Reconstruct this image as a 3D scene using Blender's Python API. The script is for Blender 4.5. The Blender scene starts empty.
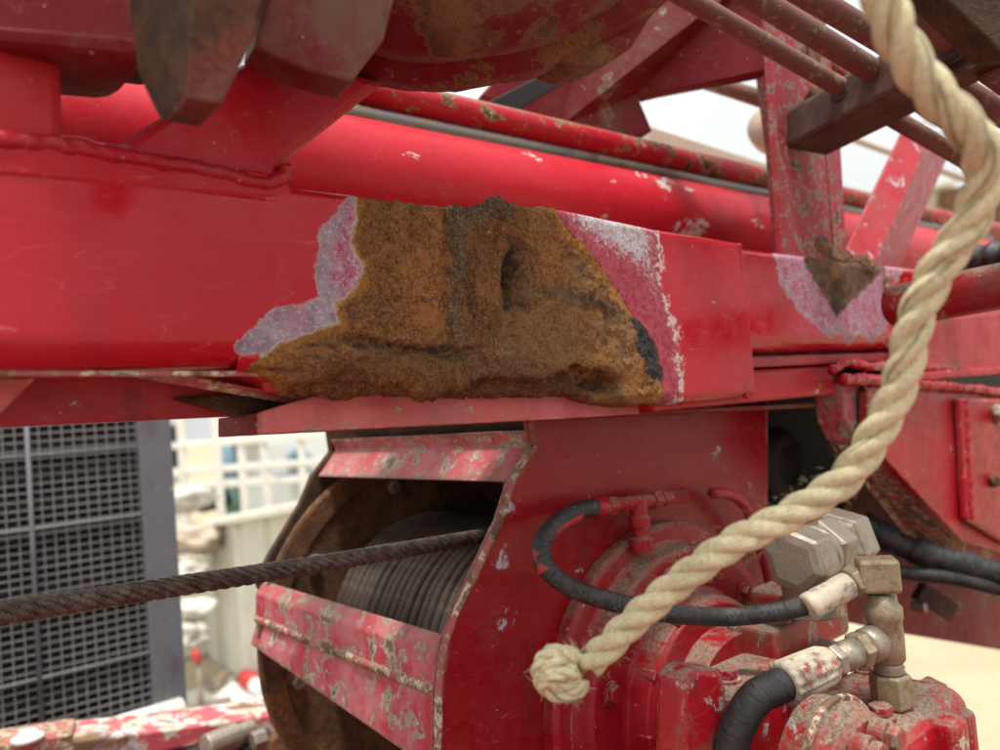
import bpy, bmesh, math, random
import numpy as np
from mathutils import Vector, Matrix, noise

random.seed(3)
rng = np.random.default_rng(5)
SC = bpy.context.scene
COL = SC.collection

# ------------------------------------------------------------------ frame of the machine: X along the boom, Z up, -Y towards the viewer
FPX = 785.0
b_ = np.array([1.236, 0.052, 1.0]); b_ /= np.linalg.norm(b_)
u0_ = np.array([0, 1.0, 0]) - b_ * b_[1]; u0_ /= np.linalg.norm(u0_)
n0_ = np.array([b_[2], 0, -b_[0]]); n0_ -= u0_ * (n0_ @ u0_); n0_ -= b_ * (n0_ @ b_); n0_ /= np.linalg.norm(n0_)
al = math.radians(-5.0)
v_ = u0_ * math.cos(al) + n0_ * math.sin(al)
n_ = n0_ * math.cos(al) - u0_ * math.sin(al)
P0 = np.array([0, 0, 0.64])
ZB = 1.6
R_ = np.array([b_, -n_, v_])            # rows: world X, Y, Z in terms of (right, up, depth)
CAM = np.array([0, 0, ZB]) - R_ @ P0

def C(px, py, d):                       # a point at depth d on the sight line of a photo pixel
    return CAM + R_ @ (np.array([(px - 500) / FPX, (375 - py) / FPX, 1.0]) * d)
def F(px, py, w=0.0):                   # a point on the vertical plane y = -w
    r = R_ @ np.array([(px - 500) / FPX, (375 - py) / FPX, 1.0])
    return CAM + r * ((-w - CAM[1]) / r[1])
def G(px, py, z=0.0):                   # a point on the level z
    r = R_ @ np.array([(px - 500) / FPX, (375 - py) / FPX, 1.0])
    return CAM + r * ((z - CAM[2]) / r[2])
def M(u, v, w): return np.array([u, -w, ZB + v])
def topx(P):                            # world -> photo pixel (arrays)
    q = (np.asarray(P) - CAM) @ R_
    return 500 + FPX * q[..., 0] / q[..., 2], 375 - FPX * q[..., 1] / q[..., 2], q[..., 2]
BX = np.array([1.0, 0, 0]); TO = np.array([0, -1.0, 0]); UP = np.array([0, 0, 1.0])

# ------------------------------------------------------------------ camera
cd = bpy.data.cameras.new('camera'); co = bpy.data.objects.new('camera', cd); COL.objects.link(co)
cx = R_ @ np.array([1, 0, 0]); cy = R_ @ np.array([0, 1, 0]); cz = -(R_ @ np.array([0, 0, 1]))
co.matrix_world = Matrix(((cx[0], cy[0], cz[0], CAM[0]), (cx[1], cy[1], cz[1], CAM[1]), (cx[2], cy[2], cz[2], CAM[2]), (0, 0, 0, 1)))
cd.sensor_width = 36; cd.lens = FPX / 1000 * 36; cd.clip_start = 0.02; cd.clip_end = 2000
cd.dof.use_dof = True; cd.dof.focus_distance = 0.66; cd.dof.aperture_fstop = 4.2
SC.camera = co
SC.cycles.use_denoising = True
SC.cycles.max_bounces = 6; SC.cycles.diffuse_bounces = 3; SC.cycles.glossy_bounces = 3
SC.cycles.sample_clamp_indirect = 6
# ------------------------------------------------------------------ sky, sun, exposure
SUN_EL = math.radians(77); SUN_AZ = math.radians(-145)    # azimuth measured from +Y towards +X
w = bpy.data.worlds.new("World"); SC.world = w; w.use_nodes = True
nt = w.node_tree; nt.nodes.clear()
sk = nt.nodes.new('ShaderNodeTexSky'); sk.sky_type = 'NISHITA'; sk.sun_disc = False
sk.sun_elevation = SUN_EL; sk.sun_rotation = SUN_AZ
sk.air_density = 2.0; sk.dust_density = 10; sk.ozone_density = 0.6
hs = nt.nodes.new('ShaderNodeHueSaturation'); hs.inputs['Saturation'].default_value = 0.5
bg = nt.nodes.new('ShaderNodeBackground'); bg.inputs['Strength'].default_value = 0.15
ow = nt.nodes.new('ShaderNodeOutputWorld')
nt.links.new(sk.outputs[0], hs.inputs['Color']); cl = nt.nodes.new('ShaderNodeTexNoise'); cl.inputs['Scale'].default_value = 1.6; cl.inputs['Detail'].default_value = 5      # thin bright cloud over the whole sky
cr = nt.nodes.new('ShaderNodeMapRange'); cr.inputs['From Min'].default_value = 0.3; cr.inputs['From Max'].default_value = 0.7
cr.inputs['To Min'].default_value = 0.42; cr.inputs['To Max'].default_value = 0.62; nt.links.new(cl.outputs[0], cr.inputs[0])
cm = nt.nodes.new('ShaderNodeMix'); cm.data_type = 'RGBA'; cm.inputs[7].default_value = (7.9, 8.0, 8.1, 1)
nt.links.new(cr.outputs[0], cm.inputs[0]); nt.links.new(hs.outputs[0], cm.inputs[6]); nt.links.new(cm.outputs[2], bg.inputs[0]); nt.links.new(bg.outputs[0], ow.inputs[0])
sl = bpy.data.lights.new('sun', 'SUN'); sl.energy = 3.2; sl.angle = math.radians(8); sl.color = (1, 0.96, 0.9)
so = bpy.data.objects.new('sun', sl); COL.objects.link(so)
sd_ = Vector((math.sin(SUN_AZ) * math.cos(SUN_EL), math.cos(SUN_AZ) * math.cos(SUN_EL), math.sin(SUN_EL)))
so.rotation_euler = sd_.to_track_quat('Z', 'Y').to_euler(); so.location = (2, 4, 8)
SC.view_settings.view_transform = 'Standard'; SC.view_settings.look = 'None'
SC.view_settings.exposure = 0.34; SC.view_settings.gamma = 1.0

# ------------------------------------------------------------------ materials
class NT:
    def __init__(s, name):
        s.m = bpy.data.materials.new(name); s.m.use_nodes = True; s.t = s.m.node_tree; s.n = s.t.nodes; s.l = s.t.links
        s.b = s.n['Principled BSDF']
        s.tc = s.n.new('ShaderNodeTexCoord')
    def co(s, kind='Object'): return s.tc.outputs[kind]
    def noise(s, scale, detail=5, rough=0.6, vec=None, dist=0.0, stretch=None):
        n = s.n.new('ShaderNodeTexNoise'); n.inputs['Scale'].default_value = scale
        n.inputs['Detail'].default_value = detail; n.inputs['Roughness'].default_value = rough; n.inputs['Distortion'].default_value = dist
        v = vec or s.co()
        if stretch:
            mp = s.n.new('ShaderNodeMapping'); mp.inputs['Scale'].default_value = stretch; s.l.new(v, mp.inputs[0]); v = mp.outputs[0]
        s.l.new(v, n.inputs['Vector']); return n.outputs[0]
    def vor(s, scale, feature='F1', out=0):
        n = s.n.new('ShaderNodeTexVoronoi'); n.inputs['Scale'].default_value = scale; n.feature = feature
        s.l.new(s.co(), n.inputs['Vector']); return n.outputs[out]
    def step(s, x, a, b):               # smooth step from a to b
        n = s.n.new('ShaderNodeMapRange'); n.interpolation_type = 'SMOOTHSTEP'
        n.inputs['From Min'].default_value = a; n.inputs['From Max'].default_value = b
        s.l.new(x, n.inputs['Value']); return n.outputs[0]
    def math(s, op, a, b=None, c=None):
        n = s.n.new('ShaderNodeMath'); n.operation = op
        for i, x in enumerate((a, b, c)):
            if x is None: continue
            if isinstance(x, (int, float)): n.inputs[i].default_value = x
            else: s.l.new(x, n.inputs[i])
        return n.outputs[0]
    def mix(s, f, a, b, mode='MIX'):
        n = s.n.new('ShaderNodeMix'); n.data_type = 'RGBA'; n.blend_type = mode
        for k, x in (('Factor', f),):
            if isinstance(x, (int, float)): n.inputs[0].default_value = x
            else: s.l.new(x, n.inputs[0])
        for idx, x in ((6, a), (7, b)):
            if isinstance(x, tuple): n.inputs[idx].default_value = (*x, 1)
            else: s.l.new(x, n.inputs[idx])
        return n.outputs[2]
    def fmix(s, f, a, b):
        n = s.n.new('ShaderNodeMix'); n.data_type = 'FLOAT'
        for i, x in ((0, f), (2, a), (3, b)):
            if isinstance(x, (int, float)): n.inputs[i].default_value = x
            else: s.l.new(x, n.inputs[i])
        return n.outputs[0]
    def attr(s, name):
        n = s.n.new('ShaderNodeAttribute'); n.attribute_name = name; return n.outputs['Fac']
    def bump(s, h, dist, strength=1.0, prev=None):
        n = s.n.new('ShaderNodeBump'); n.inputs['Distance'].default_value = dist; n.inputs['Strength'].default_value = strength
        s.l.new(h, n.inputs['Height'])
        if prev: s.l.new(prev, n.inputs['Normal'])
        return n.outputs[0]
    def edge(s, r):                     # convex / concave edge mask from the bevel node
        bv = s.n.new('ShaderNodeBevel'); bv.samples = 3; bv.inputs['Radius'].default_value = r
        ge = s.n.new('ShaderNodeNewGeometry'); dp = s.n.new('ShaderNodeVectorMath'); dp.operation = 'DOT_PRODUCT'
        s.l.new(bv.outputs[0], dp.inputs[0]); s.l.new(ge.outputs['Normal'], dp.inputs[1])
        return s.math('SUBTRACT', 1.0, dp.outputs['Value'])
    def out(s, col=None, rough=None, normal=None, metal=None, spec=None, coat=None):
        b = s.b
        for nm, x in (('Base Color', col), ('Roughness', rough), ('Normal', normal), ('Metallic', metal), ('Specular IOR Level', spec), ('Coat Weight', coat)):
            if x is None: continue
            if isinstance(x, tuple): b.inputs[nm].default_value = (*x, 1)
            elif isinstance(x, (int, float)): b.inputs[nm].default_value = x
            else: s.l.new(x, b.inputs[nm])
        return s.m

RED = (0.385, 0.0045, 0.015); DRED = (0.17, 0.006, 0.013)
LILAC = (0.42, 0.36, 0.42); CREAM = (0.62, 0.54, 0.40); GREY = (0.34, 0.34, 0.38)
RUST = (0.13, 0.055, 0.020); DRUST = (0.05, 0.025, 0.014); ORUST = (0.26, 0.11, 0.035)
DIRT = (0.16, 0.11, 0.075)

def rustcol(s, k=1.0):
    n1 = s.noise(30 * k, 6, 0.7); n2 = s.noise(170 * k, 5, 0.75); n3 = s.noise(600 * k, 3, 0.7)
    c = s.mix(s.step(n2, 0.36, 0.66), DRUST, RUST)
    c = s.mix(s.math('MULTIPLY', s.step(n1, 0.42, 0.66), s.step(n3, 0.35, 0.62)), c, ORUST)
    return c, n2, n3

def worn(name, base=RED, chip=0.60, scale=28, under=(LILAC, CREAM), rust=0.3, dirt=0.35, rough=0.34, edgew=0.0, fade=0.0, fadecol=(0.55, 0.10, 0.12), fine=0.66, stretch=None, top=0.0, grease=0.45):
    """painted steel with chipped and rubbed places; a higher chip value means fewer chips"""
    s = NT(name)
    n1 = s.noise(scale, 9, 0.68, dist=0.3, stretch=stretch); f = s.noise(scale * 7, 4, 0.6); big = s.noise(scale * 0.28, 3, 0.5)
    if edgew:
        e = s.step(s.edge(edgew), 0.01, 0.22)
        n1 = s.math('ADD', n1, s.math('MULTIPLY', e, 0.20))
    n1 = s.math('ADD', n1, s.math('MULTIPLY', s.math('SUBTRACT', big, 0.5), 0.25))
    m = s.step(n1, chip, chip + 0.012)
    halo = s.math('MULTIPLY', s.step(n1, chip - 0.012, chip - 0.002), s.math('SUBTRACT', 1.0, s.step(n1, chip + 0.016, chip + 0.03)))
    rc, r2, r3 = rustcol(s)
    und = s.mix(s.step(s.noise(scale * 1.7, 4), 0.44, 0.56), under[0], under[1])
    und = s.mix(s.math('MULTIPLY', s.step(s.math('ADD', n1, s.math('MULTIPLY', r2, 0.25)), chip + 0.12 + 0.10 * (1 - rust * 2), chip + 0.20 + 0.10 * (1 - rust * 2)), min(1.0, rust * 3)), und, rc)
    tint = s.mix(s.math('MULTIPLY', s.step(s.noise(9, 4), 0.3, 0.75), 0.30), base, tuple(x * 0.72 for x in base))
    if fade: tint = s.mix(s.math('MULTIPLY', s.step(s.noise(scale * 0.6, 6, 0.65), 0.36, 0.62), fade), tint, fadecol)
    c = s.mix(m, tint, und)
    c = s.mix(s.math('MULTIPLY', halo, 0.55), c, under[1])
    spk = s.step(s.noise(scale * 9, 2, 0.5), fine + 0.07, fine + 0.10)
    c = s.mix(s.math('MULTIPLY', spk, 0.7), c, under[1])
    d = s.math('MULTIPLY', s.step(s.noise(scale * 0.5, 8, 0.72), 0.44, 0.72), dirt)
    c = s.mix(d, c, DIRT)
    if top:
        ge = s.n.new('ShaderNodeNewGeometry'); sx = s.n.new('ShaderNodeSeparateXYZ'); s.l.new(ge.outputs['Normal'], sx.inputs[0])
        tm_ = s.math('MULTIPLY', s.step(sx.outputs[2], 0.35, 0.85), s.math('MULTIPLY', s.step(s.noise(scale * 1.3, 7, 0.7), 0.36, 0.52), top))
        gd = s.mix(s.step(s.noise(300, 4, 0.8), 0.4, 0.6), (0.13, 0.095, 0.065), (0.27, 0.22, 0.165))
        c = s.mix(tm_, c, gd); d = s.math('MAXIMUM', d, tm_)
    if grease:
        gv = s.step(s.noise(24, 7, 0.72, stretch=(1.0, 1.0, 0.30)), 0.53, 0.70)
        gf = s.math('MULTIPLY', s.math('MULTIPLY', gv, s.step(s.noise(5, 3), 0.35, 0.6)), grease)
        c = s.mix(gf, c, (0.060, 0.022, 0.018)); d = s.math('MAXIMUM', d, s.math('MULTIPLY', gf, 0.6))
        sc1 = s.step(s.math('ABSOLUTE', s.math('SUBTRACT', s.noise(34, 2, 0.4, dist=0.4, stretch=(0.35, 1, 1.6)), 0.5)), 0.0035, 0.0)
        c = s.mix(s.math('MULTIPLY', sc1, 0.16), c, (0.50, 0.30, 0.28))
    dust = s.math('MULTIPLY', s.step(s.noise(420, 3, 0.7), 0.45, 0.75), 0.03)
    c = s.mix(dust, c, (0.45, 0.36, 0.32))
    ro = s.fmix(m, s.fmix(s.step(s.noise(60, 5), 0.3, 0.7), rough, rough + 0.16), 0.75)
    ro = s.math('MAXIMUM', ro, s.math('MULTIPLY', d, 0.9))
    h = s.math('ADD', s.math('MULTIPLY', m, -0.5), s.math('MULTIPLY', f, 0.25))
    return s.out(c, ro, s.bump(s.math('ADD', h, s.math('MULTIPLY', s.noise(11, 3), 0.5)), 0.0012, 0.7), spec=0.24)

def metal(name, col=(0.42, 0.38, 0.32), dirt=0.5, rough=0.45, met=0.7, scale=90):
    s = NT(name); n = s.noise(scale, 7, 0.7); g = s.noise(scale * 5, 3, 0.6)
    c = s.mix(s.math('MULTIPLY', s.step(n, 0.42, 0.66), dirt), col, (0.16, 0.11, 0.06))
    c = s.mix(s.math('MULTIPLY', s.step(g, 0.55, 0.7), 0.5), c, tuple(min(1, x * 1.3) for x in col))
    return s.out(c, s.fmix(n, rough - 0.1, rough + 0.3), s.bump(s.math('ADD', n, g), 0.0006, 0.6), metal=s.fmix(s.step(n, 0.4, 0.7), met, met * 0.3))

def rusty(name, k=1.0, dark=1.0, metal_=0.0, tint=None, amt=0.0):
    s = NT(name); c, n2, n3 = rustcol(s, k)
    if tint: c = s.mix(s.math('MULTIPLY', s.step(s.noise(22 * k, 7, 0.7), 0.45, 0.6), amt), c, tint)
    if dark != 1.0: c = s.mix(1.0, c, (dark,) * 3, 'MULTIPLY')
    return s.out(c, 0.85, s.bump(s.math('ADD', n2, s.math('MULTIPLY', n3, 0.5)), 0.002, 0.8), metal=metal_)

def rubber(name, col=(0.02, 0.02, 0.022), rough=0.55):
    s = NT(name); n = s.noise(70, 6, 0.7); g = s.noise(900, 2, 0.6)
    c = s.mix(s.math('MULTIPLY', s.step(n, 0.45, 0.75), 0.5), col, (0.10, 0.085, 0.07))
    c = s.mix(s.math('MULTIPLY', s.step(s.noise(300, 1, 0.5), 0.77, 0.80), 0.6), c, (0.5, 0.47, 0.42))
    mp = s.n.new('ShaderNodeMapping'); mp.inputs['Scale'].default_value = (420, 5, 1); s.l.new(s.co('UV'), mp.inputs[0])
    kx = s.n.new('ShaderNodeTexNoise'); kx.inputs['Scale'].default_value = 1.0; kx.inputs['Detail'].default_value = 4; s.l.new(mp.outputs[0], kx.inputs['Vector'])
    ck = s.step(kx.outputs[0], 0.57, 0.66)
    c = s.mix(s.math('MULTIPLY', ck, 0.6), c, (0.006, 0.006, 0.006))
    return s.out(c, s.fmix(n, rough - 0.15, rough + 0.2), s.bump(s.math('SUBTRACT', s.math('ADD', g, n), s.math('MULTIPLY', ck, 1.4)), 0.0007, 0.7))

def plain(name, col, rough=0.7, var=0.25, scale=8, metal_=0.0):
    s = NT(name); n = s.noise(scale, 7, 0.65)
    c = s.mix(s.step(n, 0.3, 0.7), col, tuple(x * (1 - var) for x in col))
    return s.out(c, rough, s.bump(n, 0.004, 0.3), metal=metal_)

# --- the boom's steel: painted, primed and rusted zones come from distances to the zones' own outlines stored on the mesh
def boom_steel():
    s = NT('boom_steel')
    aR, aP, aD, aW, aK, aG, aI, aT = (s.attr(x) for x in ('rust_d', 'primer_d', 'dull_d', 'white_d', 'scale_d', 'grey_d', 'inner_d', 'foot_d'))
    nA = s.math('SUBTRACT', s.noise(150, 6, 0.7), 0.5); nB = s.math('SUBTRACT', s.noise(520, 4, 0.7), 0.5); nC = s.noise(1500, 3, 0.7)
    nL = s.math('SUBTRACT', s.noise(48, 4, 0.6), 0.5)
    jag = s.math('ADD', s.math('ADD', s.math('MULTIPLY', nA, 1.5), s.math('MULTIPLY', nB, 0.9)), s.math('MULTIPLY', nL, 1.8))
    def msk(a, k=1.0, soft=0.10): return s.step(s.math('ADD', a, s.math('MULTIPLY', jag, k)), -soft, soft)
    # clean paint
    big = s.noise(7, 4, 0.6)
    red = s.mix(s.math('MULTIPLY', s.step(big, 0.35, 0.7), 0.35), RED, (0.40, 0.022, 0.040))
    red = s.mix(s.math('MULTIPLY', s.step(s.noise(900, 2, 0.6), 0.55, 0.72), 0.13), red, (0.52, 0.10, 0.11))
    scr = s.step(s.noise(60, 5, 0.7, stretch=(0.25, 1, 5.0)), 0.66, 0.70)
    red = s.mix(s.math('MULTIPLY', scr, 0.25), red, (0.55, 0.20, 0.20))
    gv = s.math('MULTIPLY', s.step(s.noise(20, 7, 0.72, stretch=(0.8, 1.0, 0.35)), 0.52, 0.72), s.step(s.noise(4, 3), 0.38, 0.62))
    red = s.mix(s.math('MULTIPLY', gv, 0.50), red, (0.13, 0.012, 0.020))
    sc1 = s.step(s.math('ABSOLUTE', s.math('SUBTRACT', s.noise(30, 2, 0.4, dist=0.5, stretch=(0.3, 1, 2.0)), 0.5)), 0.0025, 0.0)
    red = s.mix(s.math('MULTIPLY', sc1, 0.40), red, (0.55, 0.22, 0.22))
    ch = s.step(s.noise(48, 3, 0.6), 0.735, 0.745)
    red = s.mix(ch, red, (0.36, 0.20, 0.08))
    # primer ring
    web = s.step(s.vor(240, 'DISTANCE_TO_EDGE'), 0.10, 0.0)
    mot = s.step(s.noise(330, 5, 0.75), 0.40, 0.60)
    prim = s.mix(s.step(s.noise(60, 7, 0.75), 0.38, 0.62), (0.17, 0.12, 0.17), (0.31, 0.26, 0.30))
    prim = s.mix(s.math('MULTIPLY', s.step(s.noise(45, 5, 0.7), 0.42, 0.62), 0.7), prim, (0.33, 0.13, 0.20))
    inner = s.mix(s.step(s.noise(110, 6, 0.75), 0.40, 0.62), (0.33, 0.045, 0.11), (0.34, 0.20, 0.27))
    inner = s.mix(s.math('MULTIPLY', s.step(s.math('ABSOLUTE', s.math('SUBTRACT', s.noise(70, 5, 0.6), 0.5)), 0.012, 0.002), 0.8), inner, (0.58, 0.46, 0.48))
    prim = s.mix(msk(aI, 0.8, 0.15), prim, inner)
    prim = s.mix(s.math('MULTIPLY', s.step(s.noise(420, 6, 0.85), 0.55, 0.60), 0.75), prim, (0.58, 0.55, 0.57))
    # dull zone right of the rust, with white bloom near the top
    dull = s.mix(s.step(s.noise(200, 5, 0.7), 0.35, 0.62), (0.24, 0.016, 0.038), (0.34, 0.06, 0.09))
    wm = s.step(s.math('ADD', s.math('MULTIPLY', aW, 0.085), s.noise(260, 7, 0.9)), 0.58, 0.60)
    dull = s.mix(wm, dull, s.mix(mot, (0.30, 0.28, 0.31), (0.50, 0.49, 0.52)))
    wr = s.step(s.math('ADD', s.math('MULTIPLY', aW, 0.05), s.noise(160, 6, 0.8)), 0.66, 0.68)
    dull = s.mix(s.math('MULTIPLY', wr, 0.75), dull, (0.24, 0.14, 0.05))
    # rust
    n1 = s.noise(26, 6, 0.7); n2 = s.noise(120, 6, 0.75); n3 = s.noise(620, 4, 0.8); n4 = s.noise(75, 6, 0.7, stretch=(1.6, 1.0, 0.45))
    rc = s.mix(s.step(n2, 0.32, 0.56), (0.075, 0.034, 0.017), (0.205, 0.086, 0.029))
    rc = s.mix(s.math('MULTIPLY', s.step(n1, 0.42, 0.60), 0.8), rc, (0.30, 0.128, 0.038))
    rc = s.mix(s.math('MULTIPLY', s.step(n3, 0.50, 0.64), 0.75), rc, (0.40, 0.20, 0.072))
    rc = s.mix(s.math('MULTIPLY', s.step(n3, 0.45, 0.34), 0.85), rc, (0.050, 0.024, 0.014))
    rc = s.mix(s.math('MULTIPLY', s.step(n4, 0.60, 0.70), 0.5), rc, (0.13, 0.09, 0.06))
    rc = s.mix(s.math('MULTIPLY', s.step(nC, 0.60, 0.70), 0.6), rc, (0.60, 0.40, 0.20))
    rc = s.mix(s.math('MULTIPLY', s.step(s.math('ADD', s.attr('streak_d'), s.math('MULTIPLY', jag, 1.6)), -0.6, 1.6), 0.30), rc, (0.070, 0.036, 0.022))
    st1 = s.noise(120, 8, 0.8, dist=1.4, stretch=(1.0, 0.8, 0.34)); aS = s.step(s.math('ADD', s.attr('streak_d'), s.math('MULTIPLY', jag, 0.8)), -0.6, 0.8)
    rc = s.mix(s.math('MULTIPLY', aS, s.math('MULTIPLY', s.step(st1, 0.50, 0.38), 0.75)), rc, (0.060, 0.028, 0.015))
    rc = s.mix(s.math('MULTIPLY', aS, s.math('MULTIPLY', s.step(st1, 0.56, 0.64), 0.6)), rc, (0.34, 0.17, 0.07))
    pit = s.step(s.noise(95, 3, 0.6), 0.66, 0.72)
    rc = s.mix(s.math('MULTIPLY', pit, 0.7), rc, (0.035, 0.020, 0.013))
    crk = s.step(s.math('ABSOLUTE', s.math('SUBTRACT', s.noise(38, 7, 0.75, dist=0.5), 0.5)), 0.010, 0.0)
    rc = s.mix(s.math('MULTIPLY', crk, 0.6), rc, (0.04, 0.022, 0.014))
    aB = s.step(s.math('ADD', s.attr('dark_shade_d'), s.math('MULTIPLY', jag, 1.6)), -0.35, 0.6)  # dark rust band, plus shade painted at seam, crease, gouge and lip
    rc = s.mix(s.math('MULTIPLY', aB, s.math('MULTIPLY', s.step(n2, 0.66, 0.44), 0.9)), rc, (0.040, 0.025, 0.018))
    rc = s.mix(s.math('MULTIPLY', s.step(s.noise(9, 3, 0.6), 0.50, 0.66), 0.45), rc, (0.20, 0.135, 0.070))
    wsp = s.step(s.noise(210, 2, 0.5), 0.735, 0.76)
    rc = s.mix(s.math('MULTIPLY', wsp, 0.7), rc, (0.42, 0.36, 0.28))
    gm = s.math('MULTIPLY', msk(aG, 1.6, 0.5), s.step(st1, 0.36, 0.54))
    rc = s.mix(s.math('MULTIPLY', gm, 0.85), rc, s.mix(s.step(n3, 0.4, 0.62), (0.045, 0.036, 0.026), (0.19, 0.165, 0.115)))
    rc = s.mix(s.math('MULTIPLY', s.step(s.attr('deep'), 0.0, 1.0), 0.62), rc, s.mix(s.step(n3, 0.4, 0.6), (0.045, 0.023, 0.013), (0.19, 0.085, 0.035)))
    fr = s.math('MULTIPLY', s.step(s.math('ADD', aR, s.math('MULTIPLY', jag, 1.3)), 1.3, 0.1), 0.8)
    rc = s.mix(fr, rc, s.mix(s.step(n3, 0.35, 0.6), (0.20, 0.09, 0.022), (0.46, 0.22, 0.055)))
    blk = s.mix(s.step(n3, 0.45, 0.65), (0.022, 0.022, 0.024), (0.085, 0.085, 0.09))
    rc = s.mix(msk(aK, 1.6, 0.2), rc, blk)
    foot = s.mix(s.step(n1, 0.38, 0.6), (0.060, 0.032, 0.019), (0.17, 0.105, 0.06))
    # compose
    c = red
    mD = msk(aD, 0.8); mP = msk(aP, 0.8, 0.06); mR = msk(aR, 0.55, 0.07); mT = msk(aT, 0.55, 0.10)
    c = s.mix(mD, c, dull)
    eD = s.math('MULTIPLY', s.step(s.math('ABSOLUTE', s.math('ADD', aD, s.math('MULTIPLY', jag, 1.4))), 0.40, 0.15), s.step(s.noise(90, 4), 0.40, 0.52))
    c = s.mix(s.math('MULTIPLY', eD, 0.8), c, (0.58, 0.53, 0.52))
    c = s.mix(mP, c, prim)
    eP = s.step(s.math('ABSOLUTE', s.math('ADD', aP, s.math('MULTIPLY', jag, 0.8))), 0.16, 0.04)
    c = s.mix(s.math('MULTIPLY', eP, 0.35), c, (0.60, 0.56, 0.58))
    c = s.mix(mT, c, foot)
    mO = s.math('MULTIPLY', s.step(s.math('ADD', s.attr('crest_d'), s.math('MULTIPLY', jag, 0.8)), -0.1, 0.12), s.step(n2, 0.38, 0.5))
    eR = s.math('MULTIPLY', s.step(s.math('ABSOLUTE', s.math('ADD', aR, s.math('MULTIPLY', jag, 0.55))), 0.20, 0.08), mP)
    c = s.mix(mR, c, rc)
    c = s.mix(s.math('MULTIPLY', eR, 0.8), c, (0.60, 0.47, 0.32))
    c = s.mix(s.math('MULTIPLY', mO, 0.9), c, s.mix(s.step(n3, 0.4, 0.6), (0.30, 0.18, 0.07), (0.55, 0.42, 0.24)))
    mm = s.math('MAXIMUM', mR, mT)
    rg = s.fmix(mm, s.fmix(s.math('MAXIMUM', mD, mP), s.fmix(s.step(s.noise(30, 6, 0.65), 0.35, 0.65), 0.14, 0.34), 0.62), 0.92)
    h = s.math('ADD', s.math('MULTIPLY', s.math('ADD', s.math('MULTIPLY', n3, 0.45), s.math('MULTIPLY', n2, 1.4)), s.math('ADD', mm, 0.02)),
               s.math('MULTIPLY', s.math('MAXIMUM', mP, mD), s.math('MULTIPLY', n3, 0.25)))
    h = s.math('SUBTRACT', h, s.math('MULTIPLY', s.math('MAXIMUM', s.math('MAXIMUM', mP, mD), mm), 0.30))
    h = s.math('SUBTRACT', h, s.math('MULTIPLY', s.math('MULTIPLY', s.math('MAXIMUM', pit, crk), mm), 0.5))
    h = s.math('ADD', h, s.math('MULTIPLY', s.noise(14, 3), 0.25))
    return s.out(c, rg, s.bump(h, 0.0020, 0.9), spec=0.30)

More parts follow.
